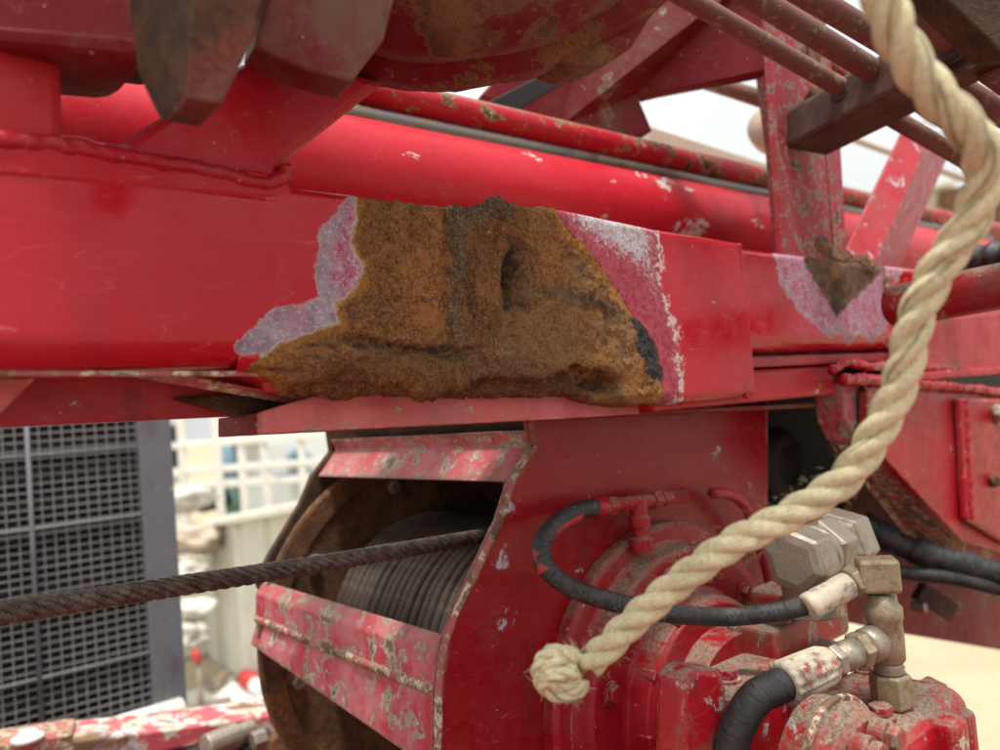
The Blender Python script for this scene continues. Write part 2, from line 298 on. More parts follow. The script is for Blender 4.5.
MAT = dict(
    boom=boom_steel(),
    red=worn('red_paint', chip=0.70, scale=26, dirt=0.12, rust=0.3),
    redspot=worn('red_paint_white_spots', base=(0.52, 0.016, 0.032), chip=0.625, scale=17, under=((0.62, 0.56, 0.56), (0.70, 0.66, 0.60)), dirt=0.08, rough=0.28, rust=0.05, fine=0.72, stretch=(0.6, 1, 1)),
    redpipe=worn('red_pipe_paint', chip=0.56, scale=34, under=(CREAM, (0.36, 0.20, 0.08)), dirt=0.3, rust=0.6, edgew=0, top=0.6),
    redmid=worn('red_paint_dusty', base=(0.32, 0.007, 0.016), chip=0.72, scale=30, dirt=0.35, rough=0.42, fade=0.25),
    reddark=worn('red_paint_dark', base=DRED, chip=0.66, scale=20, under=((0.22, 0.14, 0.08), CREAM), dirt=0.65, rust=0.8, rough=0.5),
    casing=worn('red_paint_rusting', base=(0.15, 0.007, 0.014), chip=0.53, scale=13, under=(RUST, (0.20, 0.13, 0.06)), dirt=0.8, rust=0.8, rough=0.5, fine=0.6),
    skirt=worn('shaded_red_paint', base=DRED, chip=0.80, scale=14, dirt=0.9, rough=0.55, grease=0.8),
    pink=worn('faded_pink_red_paint', base=(0.50, 0.10, 0.11), chip=0.60, scale=26, under=(CREAM, (0.36, 0.30, 0.22)), dirt=0.40, rough=0.55, fade=0.5, fadecol=(0.58, 0.22, 0.22), edgew=0.004),
    bar=worn('rubbed_red_paint', base=(0.42, 0.035, 0.055), chip=0.555, scale=44, under=((0.50, 0.45, 0.36), (0.36, 0.32, 0.27)), dirt=0.55, rough=0.55, fade=0.8, fadecol=(0.48, 0.17, 0.19), edgew=0.012, top=0.35),
    plate=worn('shaded_winch_red_paint', base=(0.24, 0.003, 0.008), chip=0.645, scale=15, under=((0.40, 0.38, 0.46), (0.44, 0.42, 0.48)), dirt=0.16, rough=0.22, edgew=0.010),  # same red paint, darkened to stand for the shade under the boom
    gear=worn('gear_red_paint', base=(0.28, 0.005, 0.013), chip=0.69, scale=22, dirt=0.6, rough=0.26, edgew=0.003, top=0.8),
    block=worn('motor_red_paint', base=(0.36, 0.006, 0.014), chip=0.575, scale=36, under=(CREAM, (0.46, 0.42, 0.44)), dirt=0.9, rough=0.24, rust=0.35, edgew=0.007, top=0.95),
    post=worn('post_red_paint', base=(0.31, 0.014, 0.026), chip=0.545, scale=58, under=((0.33, 0.28, 0.33), (0.36, 0.28, 0.20)), dirt=0.6, rust=0.5, rough=0.5, fade=0.45, fadecol=(0.27, 0.06, 0.085), edgew=0.003),
    angle=worn('angle_red_paint', base=(0.36, 0.012, 0.022), chip=0.60, scale=30, under=((0.55, 0.40, 0.44), LILAC), dirt=0.3, rough=0.35, fade=0.2, edgew=0.004),
    weld=worn('weld_red_paint', base=(0.33, 0.006, 0.016), chip=0.72, scale=40, dirt=0.15, rough=0.16),
    bracket=worn('bracket_red_paint', base=(0.33, 0.006, 0.015), chip=0.675, scale=22, under=(LILAC, CREAM), dirt=0.2, rough=0.32, edgew=0.004),
    edge=worn('bare_edge', base=(0.36, 0.10, 0.10), chip=0.47, scale=40, under=(CREAM, (0.30, 0.22, 0.14)), dirt=0.6, rough=0.65),
    rust=rusty('rusted_steel'), drust=rusty('dark_rusted_steel', dark=0.42), lug=rusty('rusting_lug', k=0.5, dark=0.7, tint=(0.19, 0.018, 0.03), amt=0.55),
    flange=rusty('brown_flange', k=0.5, dark=0.9),
    pipe=worn('primer_brown_pipe', base=(0.17, 0.075, 0.062), chip=0.57, scale=40, under=((0.34, 0.24, 0.19), (0.20, 0.13, 0.09)), dirt=0.6, rough=0.55),
    cross=worn('brown_crossbar', base=(0.055, 0.026, 0.025), chip=0.62, scale=30, under=(DIRT, (0.20, 0.14, 0.09)), dirt=0.7, rust=0.6, rough=0.6),
    steel=metal('zinc_fitting', (0.33, 0.29, 0.24), 0.6, 0.38, 0.75), brass=metal('dull_yellow_fitting', (0.33, 0.28, 0.185), 0.8, 0.42, 0.6), crimp=worn('crimp_sleeve', base=(0.50, 0.45, 0.35), chip=0.565, scale=60, under=((0.42, 0.02, 0.04), (0.30, 0.27, 0.22)), dirt=0.7, rough=0.4),
    silver=metal('bright_rail', (0.17, 0.15, 0.145), 0.7, 0.28, 0.8, 30),
    dirtcake=plain('caked_dirt', (0.17, 0.13, 0.09), 0.95, 0.5, 120),
    wound=metal('wound_wire', (0.062, 0.047, 0.037), 0.6, 0.42, 0.35, 60),
    grime_shade=plain('black_grime_shade', (0.012, 0.010, 0.010), 0.8, 0.4),  # grime, also used near-black to stand for shade in the recess
    rubber=rubber('hose_rubber'), black=rubber('corrugated_hose', (0.012, 0.012, 0.014), 0.45),
    frame=worn('grey_frame_paint', base=(0.14, 0.15, 0.175), chip=0.75, scale=12, dirt=0.2, rough=0.5),
    wire=plain('guard_wire', (0.27, 0.265, 0.27), 0.5, 0.3, 30), fin=plain('radiator_fin', (0.030, 0.028, 0.030), 0.7, 0.4, 20),
    cream=worn('cream_paint', base=(0.76, 0.75, 0.68), chip=0.68, scale=4, under=((0.30, 0.16, 0.07), (0.5, 0.4, 0.25)), dirt=0.15, rough=0.6, fine=0.8),
    creamd=plain('cream_panel', (0.62, 0.62, 0.53), 0.6, 0.2, 3), white=plain('white_box', (0.72, 0.74, 0.72), 0.6, 0.12, 3),
    blue=plain('blue_plastic', (0.22, 0.36, 0.45), 0.5), dark=plain('dark_opening', (0.03, 0.035, 0.04), 0.8),
    green=plain('green_drum', (0.16, 0.30, 0.26), 0.6), bag=plain('pale_sack', (0.55, 0.52, 0.46), 0.9, 0.4, 5), redp=plain('red_handle', (0.50, 0.03, 0.03), 0.5),
    beige=plain('beige_wall', (0.50, 0.42, 0.33), 0.8, 0.2, 1),
)
def ground_mat():
    s = NT('pale_concrete'); a = s.noise(0.6, 6, 0.6); b = s.noise(14, 8, 0.75); c2 = s.noise(110, 3, 0.7)
    c = s.mix(s.step(a, 0.35, 0.65), (0.43, 0.36, 0.235), (0.34, 0.28, 0.18))
    c = s.mix(s.math('MULTIPLY', s.step(b, 0.5, 0.7), 0.35), c, (0.20, 0.155, 0.10))
    c = s.mix(s.math('MULTIPLY', s.step(c2, 0.55, 0.7), 0.3), c, (0.50, 0.43, 0.31))
    return s.out(c, 0.9, s.bump(b, 0.01, 0.4))
MAT['ground'] = ground_mat()
def rope_mat():
    s = NT('cream_rope'); uv = s.co('UV')
    sep = s.n.new('ShaderNodeSeparateXYZ'); s.l.new(uv, sep.inputs[0])
    ph = s.math('ADD', s.math('MULTIPLY', sep.outputs[1], 14.0), s.math('MULTIPLY', sep.outputs[0], 130.0))
    yarn = s.math('ABSOLUTE', s.math('SINE', s.math('MULTIPLY', ph, math.pi)))
    n = s.noise(260, 5, 0.75); g = s.noise(1400, 3, 0.7); big = s.noise(16, 4)
    c = s.mix(s.step(n, 0.35, 0.65), (0.62, 0.56, 0.33), (0.84, 0.79, 0.54))
    c = s.mix(s.math('MULTIPLY', s.step(big, 0.42, 0.66), 0.4), c, (0.40, 0.34, 0.20))
    c = s.mix(s.math('MULTIPLY', s.step(yarn, 0.45, 0.0), 0.6), c, (0.30, 0.25, 0.13))
    c = s.mix(s.math('MULTIPLY', s.step(s.noise(70, 6, 0.75), 0.56, 0.68), 0.45), c, (0.30, 0.24, 0.15))
    return s.out(c, 0.75, s.bump(s.math('ADD', s.math('MULTIPLY', yarn, 0.5), g), 0.0008, 0.9))
MAT['rope'] = rope_mat()
def cable_mat():
    s = NT('greasy_wire_rope'); uv = s.co('UV')
    sep = s.n.new('ShaderNodeSeparateXYZ'); s.l.new(uv, sep.inputs[0])
    ph = s.math('ADD', s.math('MULTIPLY', sep.outputs[1], 5.0), s.math('MULTIPLY', sep.outputs[0], -260.0))
    yarn = s.math('ABSOLUTE', s.math('SINE', s.math('MULTIPLY', ph, math.pi))); n = s.noise(120, 6, 0.7)
    c = s.mix(s.step(n, 0.38, 0.65), (0.050, 0.037, 0.030), (0.15, 0.115, 0.092))
    return s.out(c, 0.5, s.bump(s.math('ADD', yarn, n), 0.0006, 0.8), metal=0.35)
MAT['cable'] = cable_mat()

# ------------------------------------------------------------------ building helpers
ORG = {}
def root(name, label, cat, at, group=None, kind=None):
    o = bpy.data.objects.new(name, None); COL.objects.link(o); o.location = Vector(at); o.empty_display_size = 0.05
    o['label'] = label; o['category'] = cat
    if group: o['group'] = group
    if kind: o['kind'] = kind
    ORG[o.name] = np.array(at, float); return o
def mk(name, V, Fs, mat, parent=None, smooth=False, uv=None, bev=0, at=None, attrs=None, bseg=2):
    V = np.asarray(V, float)
    if parent is not None: org = ORG[parent.name]
    else: org = np.array(at if at is not None else V.mean(0), float)
    me = bpy.data.meshes.new(name); me.from_pydata((V - org).tolist(), [], [list(map(int, f)) for f in Fs])
    me.materials.append(MAT[mat] if isinstance(mat, str) else mat)
    if uv is not None:
        ul = me.uv_layers.new(name='UVMap'); li = np.zeros(len(me.loops), int); me.loops.foreach_get('vertex_index', li)
        ul.data.foreach_set('uv', np.asarray(uv, float)[li].ravel())
    if attrs:
        for k, a in attrs.items():
            at_ = me.attributes.new(k, 'FLOAT', 'POINT'); at_.data.foreach_set('value', np.asarray(a, np.float32))
    bm = bmesh.new(); bm.from_mesh(me)
    if attrs is None: bmesh.ops.recalc_face_normals(bm, faces=bm.faces)
    bm.to_mesh(me); bm.free()
    if smooth: me.polygons.foreach_set('use_smooth', [True] * len(me.polygons))
    me.update()
    o = bpy.data.objects.new(name, me); COL.objects.link(o)
    if parent is not None: o.parent = parent
    else: o.location = Vector(org)
    if bev:
        md = o.modifiers.new('bevel', 'BEVEL'); md.width = bev; md.segments = bseg; md.limit_method = 'ANGLE'; md.angle_limit = math.radians(35)
    ORG[o.name] = org
    return o
def tagged(o, label, cat, group=None, kind=None):
    o['label'] = label; o['category'] = cat
    if group: o['group'] = group
    if kind: o['kind'] = kind
    return o
def struct(o): o['kind'] = 'structure'; return o

class B:                                # collects shapes that make ONE mesh
    def __init__(s): s.V = []; s.F = []; s.U = []
    def add(s, V, Fs, U=None):
        k = len(s.V); s.V += [tuple(x) for x in V]; s.F += [tuple(i + k for i in f) for f in Fs]
        s.U += [tuple(x) for x in U] if U is not None else [(0, 0)] * len(V); return s
    def mk(s, name, mat, parent=None, **k):
        return mk(name, s.V, s.F, mat, parent, uv=s.U, **k)

def prism(poly, ext):
    poly = [np.asarray(p, float) for p in poly]; ext = np.asarray(ext, float); n = len(poly)
    V = poly + [p + ext for p in poly]
    return V, [tuple(range(n)), tuple(range(2 * n - 1, n - 1, -1))] + [(i, (i + 1) % n, n + (i + 1) % n, n + i) for i in range(n)]
def plate(pxs, w, th, back=None):       # outline given at plane w, thickness going away from the viewer
    return prism([F(x, y, w) for x, y in pxs], -TO * th)
def box(lo, hi):
    (a, b, c), (d, e, f) = lo, hi
    return prism([(a, b, c), (d, b, c), (d, e, c), (a, e, c)], (0, 0, f - c))
def nrm(v): v = np.asarray(v, float); return v / np.linalg.norm(v)
def barbox(p0, p1, wd, ht, up=UP):
    p0 = np.asarray(p0, float); p1 = np.asarray(p1, float); d = nrm(p1 - p0); s = nrm(np.cross(d, up)); t = np.cross(s, d)
    q = [p0 + s * a * wd / 2 + t * b * ht / 2 for a, b in ((-1, -1), (1, -1), (1, 1), (-1, 1))]
    return prism(q, p1 - p0)
def frame_of(d):
    d = nrm(d); a = UP if abs(d[2]) < 0.9 else BX
    s = nrm(np.cross(d, a)); return s, np.cross(d, s)
def lathe(c, ax, prof, seg=32, cap=True, rot=0.0):
    """prof: (radius, height along the axis)"""
    c = np.asarray(c, float); ax = nrm(ax); s, t = frame_of(ax); V = []; Fs = []; U = []
    for r, h in prof:
        for k in range(seg):
            a = rot + 2 * math.pi * k / seg; V.append(c + ax * h + (s * math.cos(a) + t * math.sin(a)) * r); U.append((h, k / seg))
    for i in range(len(prof) - 1):
        for k in range(seg): Fs.append((i * seg + k, i * seg + (k + 1) % seg, (i + 1) * seg + (k + 1) % seg, (i + 1) * seg + k))
    if cap:
        Fs.append(tuple(range(seg))[::-1]); Fs.append(tuple((len(prof) - 1) * seg + k for k in range(seg)))
    return V, Fs, U
def spline(P, n=8, closed=False):
    P = [np.asarray(p, float) for p in P]; out = []; N = len(P)
    rngs = range(N) if closed else range(N - 1)
    for i in rngs:
        p0 = P[i - 1] if (i > 0 or closed) else 2 * P[0] - P[1]; p1 = P[i]; p2 = P[(i + 1) % N]
        p3 = P[(i + 2) % N] if (i + 2 < N or closed) else 2 * P[-1] - P[-2]
        for k in range(n):
            t = k / n; out.append(0.5 * (2 * p1 + (p2 - p0) * t + (2 * p0 - 5 * p1 + 4 * p2 - p3) * t * t + (3 * p1 - p0 - 3 * p2 + p3) * t ** 3))
    if not closed: out.append(P[-1])
    return out
def frames(P, closed=False):
    P = np.array(P); T = np.gradient(P, axis=0)
    if closed: T = np.roll(P, -1, 0) - np.roll(P, 1, 0)
    T /= np.linalg.norm(T, axis=1)[:, None] + 1e-12
    s, _ = frame_of(T[0]); S = [s]
    for i in range(1, len(P)):
        s = S[-1] - T[i] * (S[-1] @ T[i]); S.append(nrm(s))
    S = np.array(S); Q = np.cross(T, S); L = np.concatenate([[0], np.cumsum(np.linalg.norm(np.diff(P, axis=0), axis=1))])
    return P, T, S, Q, L
def tube(P, r, seg=14, cap=True, wob=None, closed=False):
    P, T, S, Q, L = frames(P, closed); n = len(P); rr = np.broadcast_to(np.asarray(r, float), (n,)); V = []; U = []; Fs = []
    for i in range(n):
        for k in range(seg):
            a = 2 * math.pi * k / seg; q = rr[i] * (1 + (wob(i, k) if wob else 0))
            V.append(P[i] + (S[i] * math.cos(a) + Q[i] * math.sin(a)) * q); U.append((L[i], k / seg))
    for i in range(n - 1 + (1 if closed else 0)):
        j = (i + 1) % n
        for k in range(seg): Fs.append((i * seg + k, i * seg + (k + 1) % seg, j * seg + (k + 1) % seg, j * seg + k))
    if cap and not closed: Fs.append(tuple(range(seg))[::-1]); Fs.append(tuple((n - 1) * seg + k for k in range(seg)))
    return V, Fs, U
def twist(P, R, nstr, rs, pitch, seg=10, step=None, taper=None):
    """strands twisted round a path: a list of strand meshes"""
    P, T, S, Q, L = frames(P); res = []
    for j in range(nstr):
        pts = [P[i] + (S[i] * math.cos(a) + Q[i] * math.sin(a)) * R for i in range(len(P)) for a in [2 * math.pi * (L[i] / pitch + j / nstr)]]
        res.append(tube(pts, rs, seg))
    return res
def resample(P, d):
    P = np.array(P); L = np.concatenate([[0], np.cumsum(np.linalg.norm(np.diff(P, axis=0), axis=1))]); n = max(2, int(L[-1] / d))
    t = np.linspace(0, L[-1], n); return [np.array([np.interp(x, L, P[:, k]) for k in range(3)]) for x in t]
def hexn(c, ax, r, h, rot=0.0): return lathe(c, ax, [(r * 0.90, 0), (r, r * 0.10), (r, h - r * 0.10), (r * 0.90, h)], 6, rot=rot)
def fbm(p, k, o=4): return noise.fractal(Vector(p) * k, 0.7, 2.0, o)

def sdist(px, py, poly):                # signed distance in pixels/10, positive inside
    poly = np.array(poly, float); d = np.full(px.shape, 1e9); ins = np.zeros(px.shape, bool)
    for i in range(len(poly)):
        a = poly[i]; b = poly[(i + 1) % len(poly)]; e = b - a
        t = np.clip(((px - a[0]) * e[0] + (py - a[1]) * e[1]) / (e @ e), 0, 1)
        d = np.minimum(d, np.hypot(px - a[0] - t * e[0], py - a[1] - t * e[1]))
        c = ((a[1] > py) != (b[1] > py)) & (px < (b[0] - a[0]) * (py - a[1]) / (b[1] - a[1] + 1e-12) + a[0]); ins ^= c
    return np.clip(np.where(ins, d, -d) / 10, -6, 6)
#PART2
# ------------------------------------------------------------------ zones of the boom's paint, rust and painted-in shade (outlines read off the surface)
RUSTP = [(355,192),(357,220),(351,242),(363,265),(358,285),(335,305),(339,323),(308,334),(279,343),(264,356),(246,369),(270,380),(283,400),(322,430),(619,430),(662,408),(661,372),(652,338),(633,317),(612,281),(586,247),(566,229),(556,211),(560,180),(360,160)]
PRIMP = [(352,188),(340,207),(320,232),(314,278),(322,297),(304,303),(277,309),(254,328),(234,346),(235,355),(258,352),(264,362),(330,340),(380,300),(380,190)]
FOOTRING = [(774,255),(782,283),(800,312),(817,326),(831,338),(838,331),(850,346),(858,333),(873,342),(888,322),(893,290),(905,262),(902,230),(770,230)]
INNER = [(354,205),(340,232),(332,258),(330,284),(346,292),(359,283),(364,266),(353,243)]
DULLP = [(545,180),(640,205),(655,225),(660,238),(658,263),(662,288),(669,313),(678,349),(683,380),(677,398),(640,440),(560,430),(545,260)]
WHITEP = [(560,205),(575,232),(640,275),(655,305),(662,300),(657,262),(660,238),(640,200)]
BLACKP = [(633,318),(648,326),(660,352),(662,382),(650,384),(641,366),(637,344)]
GREYP = [(450,200),(449,240),(452,300),(456,345),(468,345),(465,300),(467,225),(510,216),(505,195)]
FOOTP = [(800,236),(806,262),(820,290),(836,316),(850,304),(870,284),(884,268),(884,240)]
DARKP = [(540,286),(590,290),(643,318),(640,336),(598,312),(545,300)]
GOUGE_SHADE = [(508,236),(521,236),(526,290),(530,310),(508,312),(500,296),(504,262)]  # shade of the hollow, painted dark
SEAM_SHADE_L = [(445,215),(447,215),(450,330),(448,330)]  # thin dark lines painted as shade on either side of the weld seam
SEAM_SHADE_R = [(473,225),(476,225),(473,335),(470,335)]
CREASE_SHADE = [(300,347),(345,343),(400,341),(470,352),(520,368),(520,374),(465,360),(400,349),(340,352)]  # shade of the crease above the bulge, painted as a dark line
LIP_SHADE = [(460,376),(500,382),(545,376),(578,367),(600,372),(620,388),(600,396),(560,392),(460,392)]  # shade below the torn lip, painted dark
CRESTP = [(300,183),(345,194),(400,200),(450,207),(452,190),(300,170)]
STREAKP = [(440,196),(444,350),(520,362),(540,330),(532,200)]
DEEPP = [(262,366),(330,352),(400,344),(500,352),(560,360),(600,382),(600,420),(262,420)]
def zones(P):
    x, y, _ = topx(P)
    # far side of the tube never wears the front's zones
    hid = P[:, 1] > 0.035
    d = dict(rust_d=sdist(x, y, RUSTP), primer_d=np.maximum(sdist(x, y, PRIMP), sdist(x, y, FOOTRING)), dull_d=sdist(x, y, DULLP), white_d=sdist(x, y, WHITEP),
             scale_d=sdist(x, y, BLACKP), grey_d=sdist(x, y, GREYP), inner_d=np.maximum(sdist(x, y, INNER), sdist(x, y, FOOTRING) - 0.35), dark_shade_d=np.maximum.reduce([sdist(x, y, q) for q in (DARKP, GOUGE_SHADE, SEAM_SHADE_L, SEAM_SHADE_R, CREASE_SHADE, LIP_SHADE)]), streak_d=sdist(x, y, STREAKP), crest_d=sdist(x, y, CRESTP), foot_d=sdist(x, y, FOOTP), deep=np.clip(sdist(x, y, DEEPP), 0, 1))
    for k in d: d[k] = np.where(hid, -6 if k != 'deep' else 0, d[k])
    return d
def sstep(x, a, b): t = np.clip((x - a) / (b - a), 0, 1); return t * t * (3 - 2 * t)
def gs(x): return np.exp(-x * x)

VT = F(500, 217)[2] - ZB; VB = F(500, 359)[2] - ZB
boom = root('boom_section', 'red lattice boom chord with a big rusted-through patch on its face', 'boom', M(0, VB, -0.06))

def grid_faces(nu, ns, closed):
    i = np.arange(nu - 1)[:, None]; k = np.arange(ns if closed else ns - 1)[None, :]; k2 = (k + 1) % ns
    return np.stack([(i * ns + k), ((i + 1) * ns + k), ((i + 1) * ns + k2), (i * ns + k2)], -1).reshape(-1, 4)

# --- the chord: a rounded square tube
rc_ = 0.016
prof = []
for t in np.linspace(0, math.pi / 2, 9): prof.append((-rc_ + rc_ * math.sin(t), VT - 0.007 + 0.007 * math.cos(t) if False else VT - rc_ * 0.6 + rc_ * 0.6 * math.cos(t)))
for v in np.linspace(VT - rc_ * 0.6, VB + rc_ * 1.3, 58)[1:-1]: prof.append((0, v))
for t in np.linspace(0, math.pi / 2, 13): prof.append((-rc_ * 1.3 + rc_ * 1.3 * math.cos(t), VB + rc_ * 1.3 - rc_ * 1.3 * math.sin(t)))
for a in (-0.04, -0.06, -0.09, -0.12): prof.append((a, VB))
for a in (VB + 0.04, VT - 0.04, VT): prof.append((-0.12, a))
for a in (-0.09, -0.06, -0.04): prof.append((a, VT))
prof = np.array(prof); us = np.arange(-0.50, 1.15, 0.0022)
Vc = np.zeros((len(us), len(prof), 3)); Vc[..., 0] = us[:, None]; Vc[..., 1] = -prof[None, :, 0]; Vc[..., 2] = ZB + prof[None, :, 1]
Vc = Vc.reshape(-1, 3); zc = zones(Vc)
pxc = topx(np.c_[Vc[:, 0], np.zeros(len(Vc)), np.full(len(Vc), ZB + 0.07)])[0]
eaten = sstep(pxc, 288, 330) * (1 - sstep(pxc, 722, 732)) * (Vc[:, 1] < 0.10)     # thinned away under the sleeve
Vc[:, 1] += eaten * 0.028 * (Vc[:, 1] < 0.05); Vc[:, 2] += eaten * np.where(Vc[:, 2] < ZB + VB + 0.02, 0.010, np.where(Vc[:, 2] > ZB + VT - 0.012, -0.008, 0))
front = np.abs(Vc[:, 1]) < 0.03
for i in np.nonzero(front)[0]:
    p = Vc[i]; Vc[i, 1] += 0.0009 * noise.noise(Vector(p) * 9) + 0.0003 * noise.noise(Vector(p) * 40)
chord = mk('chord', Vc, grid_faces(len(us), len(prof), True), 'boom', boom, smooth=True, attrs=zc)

# --- the corroded sleeve wrapped round the chord
u_a = F(246, 370)[0]; u_b = F(744, 330)[0]
us = np.arange(u_a, u_b, 0.00095); nu = len(us)
NF = 200
bx = np.array([246,262,282,292,320,460,472,520,585,603,630,660,700,745.]); by = np.array([370,372,380,390,394,393,394.5,395,395,402,406,405,402,397.])
bu = np.array([F(a, b)[0] for a, b in zip(bx, by)]); bv = np.array([F(a, b)[2] - ZB for a, b in zip(bx, by)])
tx = np.array([246,330,352,400,445,470,482,505,520,560,650,745.]); ty = np.array([181.5,191,193.5,199,205,209,206,205,206,211,230,245.])
tu = np.array([F(a, b)[0] for a, b in zip(tx, ty)]); tv = np.array([F(a, b)[2] - ZB for a, b in zip(tx, ty)])
S = np.zeros((nu, NF, 3)); N_ = np.zeros((nu, NF, 3))
pxu = topx(np.array([[u, 0, ZB + 0.07] for u in us]))[0]
for i, u in enumerate(us):
    vb = np.interp(u, bu, bv); vt = np.interp(u, tu, tv); x = pxu[i]
    off = -0.0010 + 0.0020 * sstep(x, 246, 300) + 0.0022 * sstep(x, 436, 452) + 0.004 * sstep(x, 500, 540) + 0.0
    rt = 0.007; rb = 0.011
    L = [0.03, rt * 1.57, (vt - rt) - (vb + rb), rb * 1.57, 0.035]; tot = sum(L)
    for k in range(NF):
        q = k / (NF - 1) * tot
        if q < L[0]: w_, v2, nn = off - rt - (L[0] - q), vt, (0, 1)
        elif q < L[0] + L[1]: a = (q - L[0]) / rt; w_, v2, nn = off - rt + rt * math.sin(a), vt - rt + rt * math.cos(a), (math.sin(a), math.cos(a))
        elif q < sum(L[:3]): w_, v2, nn = off, vt - rt - (q - L[0] - L[1]), (1, 0)
        elif q < sum(L[:4]): a = (q - sum(L[:3])) / rb; w_, v2, nn = off - rb + rb * math.cos(a), vb + rb - rb * math.sin(a), (math.cos(a), -math.sin(a))
        else: w_, v2, nn = off - rb - (q - sum(L[:4])), vb, (0, -1)
        S[i, k] = (u, -w_, ZB + v2); N_[i, k] = (0, -nn[0], nn[1])
S = S.reshape(-1, 3); N_ = N_.reshape(-1, 3)
zs = zones(S); X, Y, _ = topx(S)
f1 = np.array([noise.fractal(Vector(p) * 34, 0.8, 2.1, 4) for p in S]); f2 = np.array([noise.fractal(Vector(p) * 150, 0.7, 2.1, 4) for p in S])
f3 = np.array([noise.noise(Vector((p[0] * 120, 0, p[2] * 22)) ) for p in S])
fl = f1 * 2.6 + f2 * 0.5
flake = (np.floor(fl) + sstep(fl - np.floor(fl), 0.0, 0.16))
ri = sstep(zs['rust_d'] + f2 * 0.3, -0.05, 0.5)
D = ri * (f1 * 0.0008 + flake * 0.00055 + f2 * 0.00035 - 0.0006)
yin = sstep(Y, 205, 222) * (1 - sstep(Y, 330, 352))
wv = f1 * 5
D += 0.0050 * gs((X - 457 - wv) / 5.5) * sstep(Y, 200, 215) * (1 - sstep(Y, 345, 360)) * (0.6 + 0.5 * f3)
D -= 0.0022 * gs((X - 446 - wv) / 3.5) * yin
D += 0.0030 * f3 * sstep(X, 445, 455) * (1 - sstep(X, 510, 530)) * yin
xg = 512 - (Y - 270) * 0.10 + wv
D -= 0.0120 * gs((X - xg) / 6.5) * sstep(Y, 228, 262) * (1 - sstep(Y, 300, 315))
D -= 0.0080 * gs(np.hypot((X - 523) / 8, (Y - 308) / 5))
D += 0.0036 * gs((X - xg - 14) / 8) * sstep(Y, 225, 250) * (1 - sstep(Y, 310, 335)) + 0.0022 * gs((X - xg + 13) / 6) * sstep(Y, 250, 275) * (1 - sstep(Y, 315, 335))
lump = gs(np.hypot(X - 495, (Y - 211)) / 12)
D += lump * (0.0070 + f2 * 0.0035)
D -= 0.003 * gs(np.hypot(X - 500, Y - 220) / 5)
D += 0.0025 * gs((Y - 208) / 7) * sstep(X, 440, 455) * (1 - sstep(X, 485, 495)) * (0.4 + f2 * 0.7)
# weld-like bulge along the bottom left
bl = sstep(X, 276, 305) * (1 - sstep(X, 455, 530))
yy = 350 + 6 * np.sin(X / 31.0) + f1 * 5
D -= 0.0055 * gs((Y - yy + 3) / 4) * sstep(X, 320, 350) * (1 - sstep(X, 470, 500))
ang = np.clip((Y - yy) / 36, 0, 1)
D += bl * 0.0125 * np.sqrt(np.clip(4 * ang * (1 - ang), 0, 1)) * (0.72 + 0.28 * np.sin(X / 17.0 + 1) + 0.15 * f1) * (Y < 400)
rip = np.sin(X * 0.62 - 0.035 * (Y - 372) ** 2 / 4 + f1 * 2) * sstep(X, 380, 395) * (1 - sstep(X, 458, 470)) * sstep(Y, yy + 2, yy + 8)
D += 0.0012 * rip * (1 - sstep(Y, 380, 388)) + 0.0006 * f2 * bl * sstep(Y, yy, yy + 6) * 1.6
D += 0.0022 * gs((X - 403) / 4.5) * sstep(Y, 350, 354) * (1 - sstep(Y, 372, 380))
D -= 0.004 * gs((Y - 372 - f1 * 3) / 3.0) * (1 - sstep(X, 296, 305)) * ri
# torn lower edge on the right
ex = np.interp(X, [450, 470, 500, 540, 560, 576, 590, 600, 612, 624, 640], [372, 381, 379, 381, 374, 364, 371, 370, 376, 386, 400]) + f2 * 2.5
under = sstep(Y, ex - 0.6, ex + 0.8) * sstep(X, 462, 476) * (1 - sstep(X, 612, 626))
PUSH = under * 0.013
D += 0.0042 * gs((Y - ex + 6) / 6) * sstep(X, 470, 490) * (1 - sstep(X, 600, 625))
D -= 0.020 * gs(np.hypot((X - 606) / 13, (Y - 384) / 6)) 
D += 0.0014 * gs((Y - 394) / 6) * sstep(X, 575, 590) * (1 - sstep(X, 660, 680)) * (0.5 + f1)
# broad waves of the swollen plate, flaking step where the paint ends
D += ri * 0.0018 * np.array([noise.noise(Vector((p[0] * 14, 3.3, p[2] * 12))) for p in S])
D += 0.0004 * np.array([noise.noise(Vector((p[0] * 16, 7.7, p[2] * 16))) for p in S])
D += 0.0006 * sstep(zs['black' if False else 'scale_d'], -0.2, 0.3)
S = S + N_ * D[:, None]; S[:, 1] += PUSH
S = S.reshape(nu, NF, 3)
S[:, 0, 1] += 0.002; S[:, -1, 1] += 0.004
endc = S[-1].copy(); endc[:, 1] += 0.009; endc[:, 0] += 0.001
st = S[0].copy(); st[:, 1] += 0.003; st[:, 0] -= 0.003
S = np.concatenate([st[None], S, endc[None]]); zz = {}
for k, a in zs.items():
    a = a.reshape(nu, NF); zz[k] = np.concatenate([a[:1], a, a[-1:]]).ravel()
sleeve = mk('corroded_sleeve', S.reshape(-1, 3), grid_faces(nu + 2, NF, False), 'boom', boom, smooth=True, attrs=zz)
sleeve['label'] = 'rusted and swollen wrap plate with torn lower edge and a clean red end'

# seam of weld at the right end of the sleeve
sp = resample([F(739, 244, 0.006), F(742, 300, 0.004), F(747, 350, 0.004), F(749, 380, 0.004), F(746, 398, 0.003)], 0.002)
V = tube([p + BX * 0.0008 * fbm(p, 200) for p in sp], [0.0028 * (1 + 0.12 * math.sin(i * 1.7) + 0.2 * noise.noise(Vector((i * .3, 0, 0)))) for i in range(len(sp))], 8)
B().add(*V).mk('weld_bead', 'weld', boom, smooth=True)

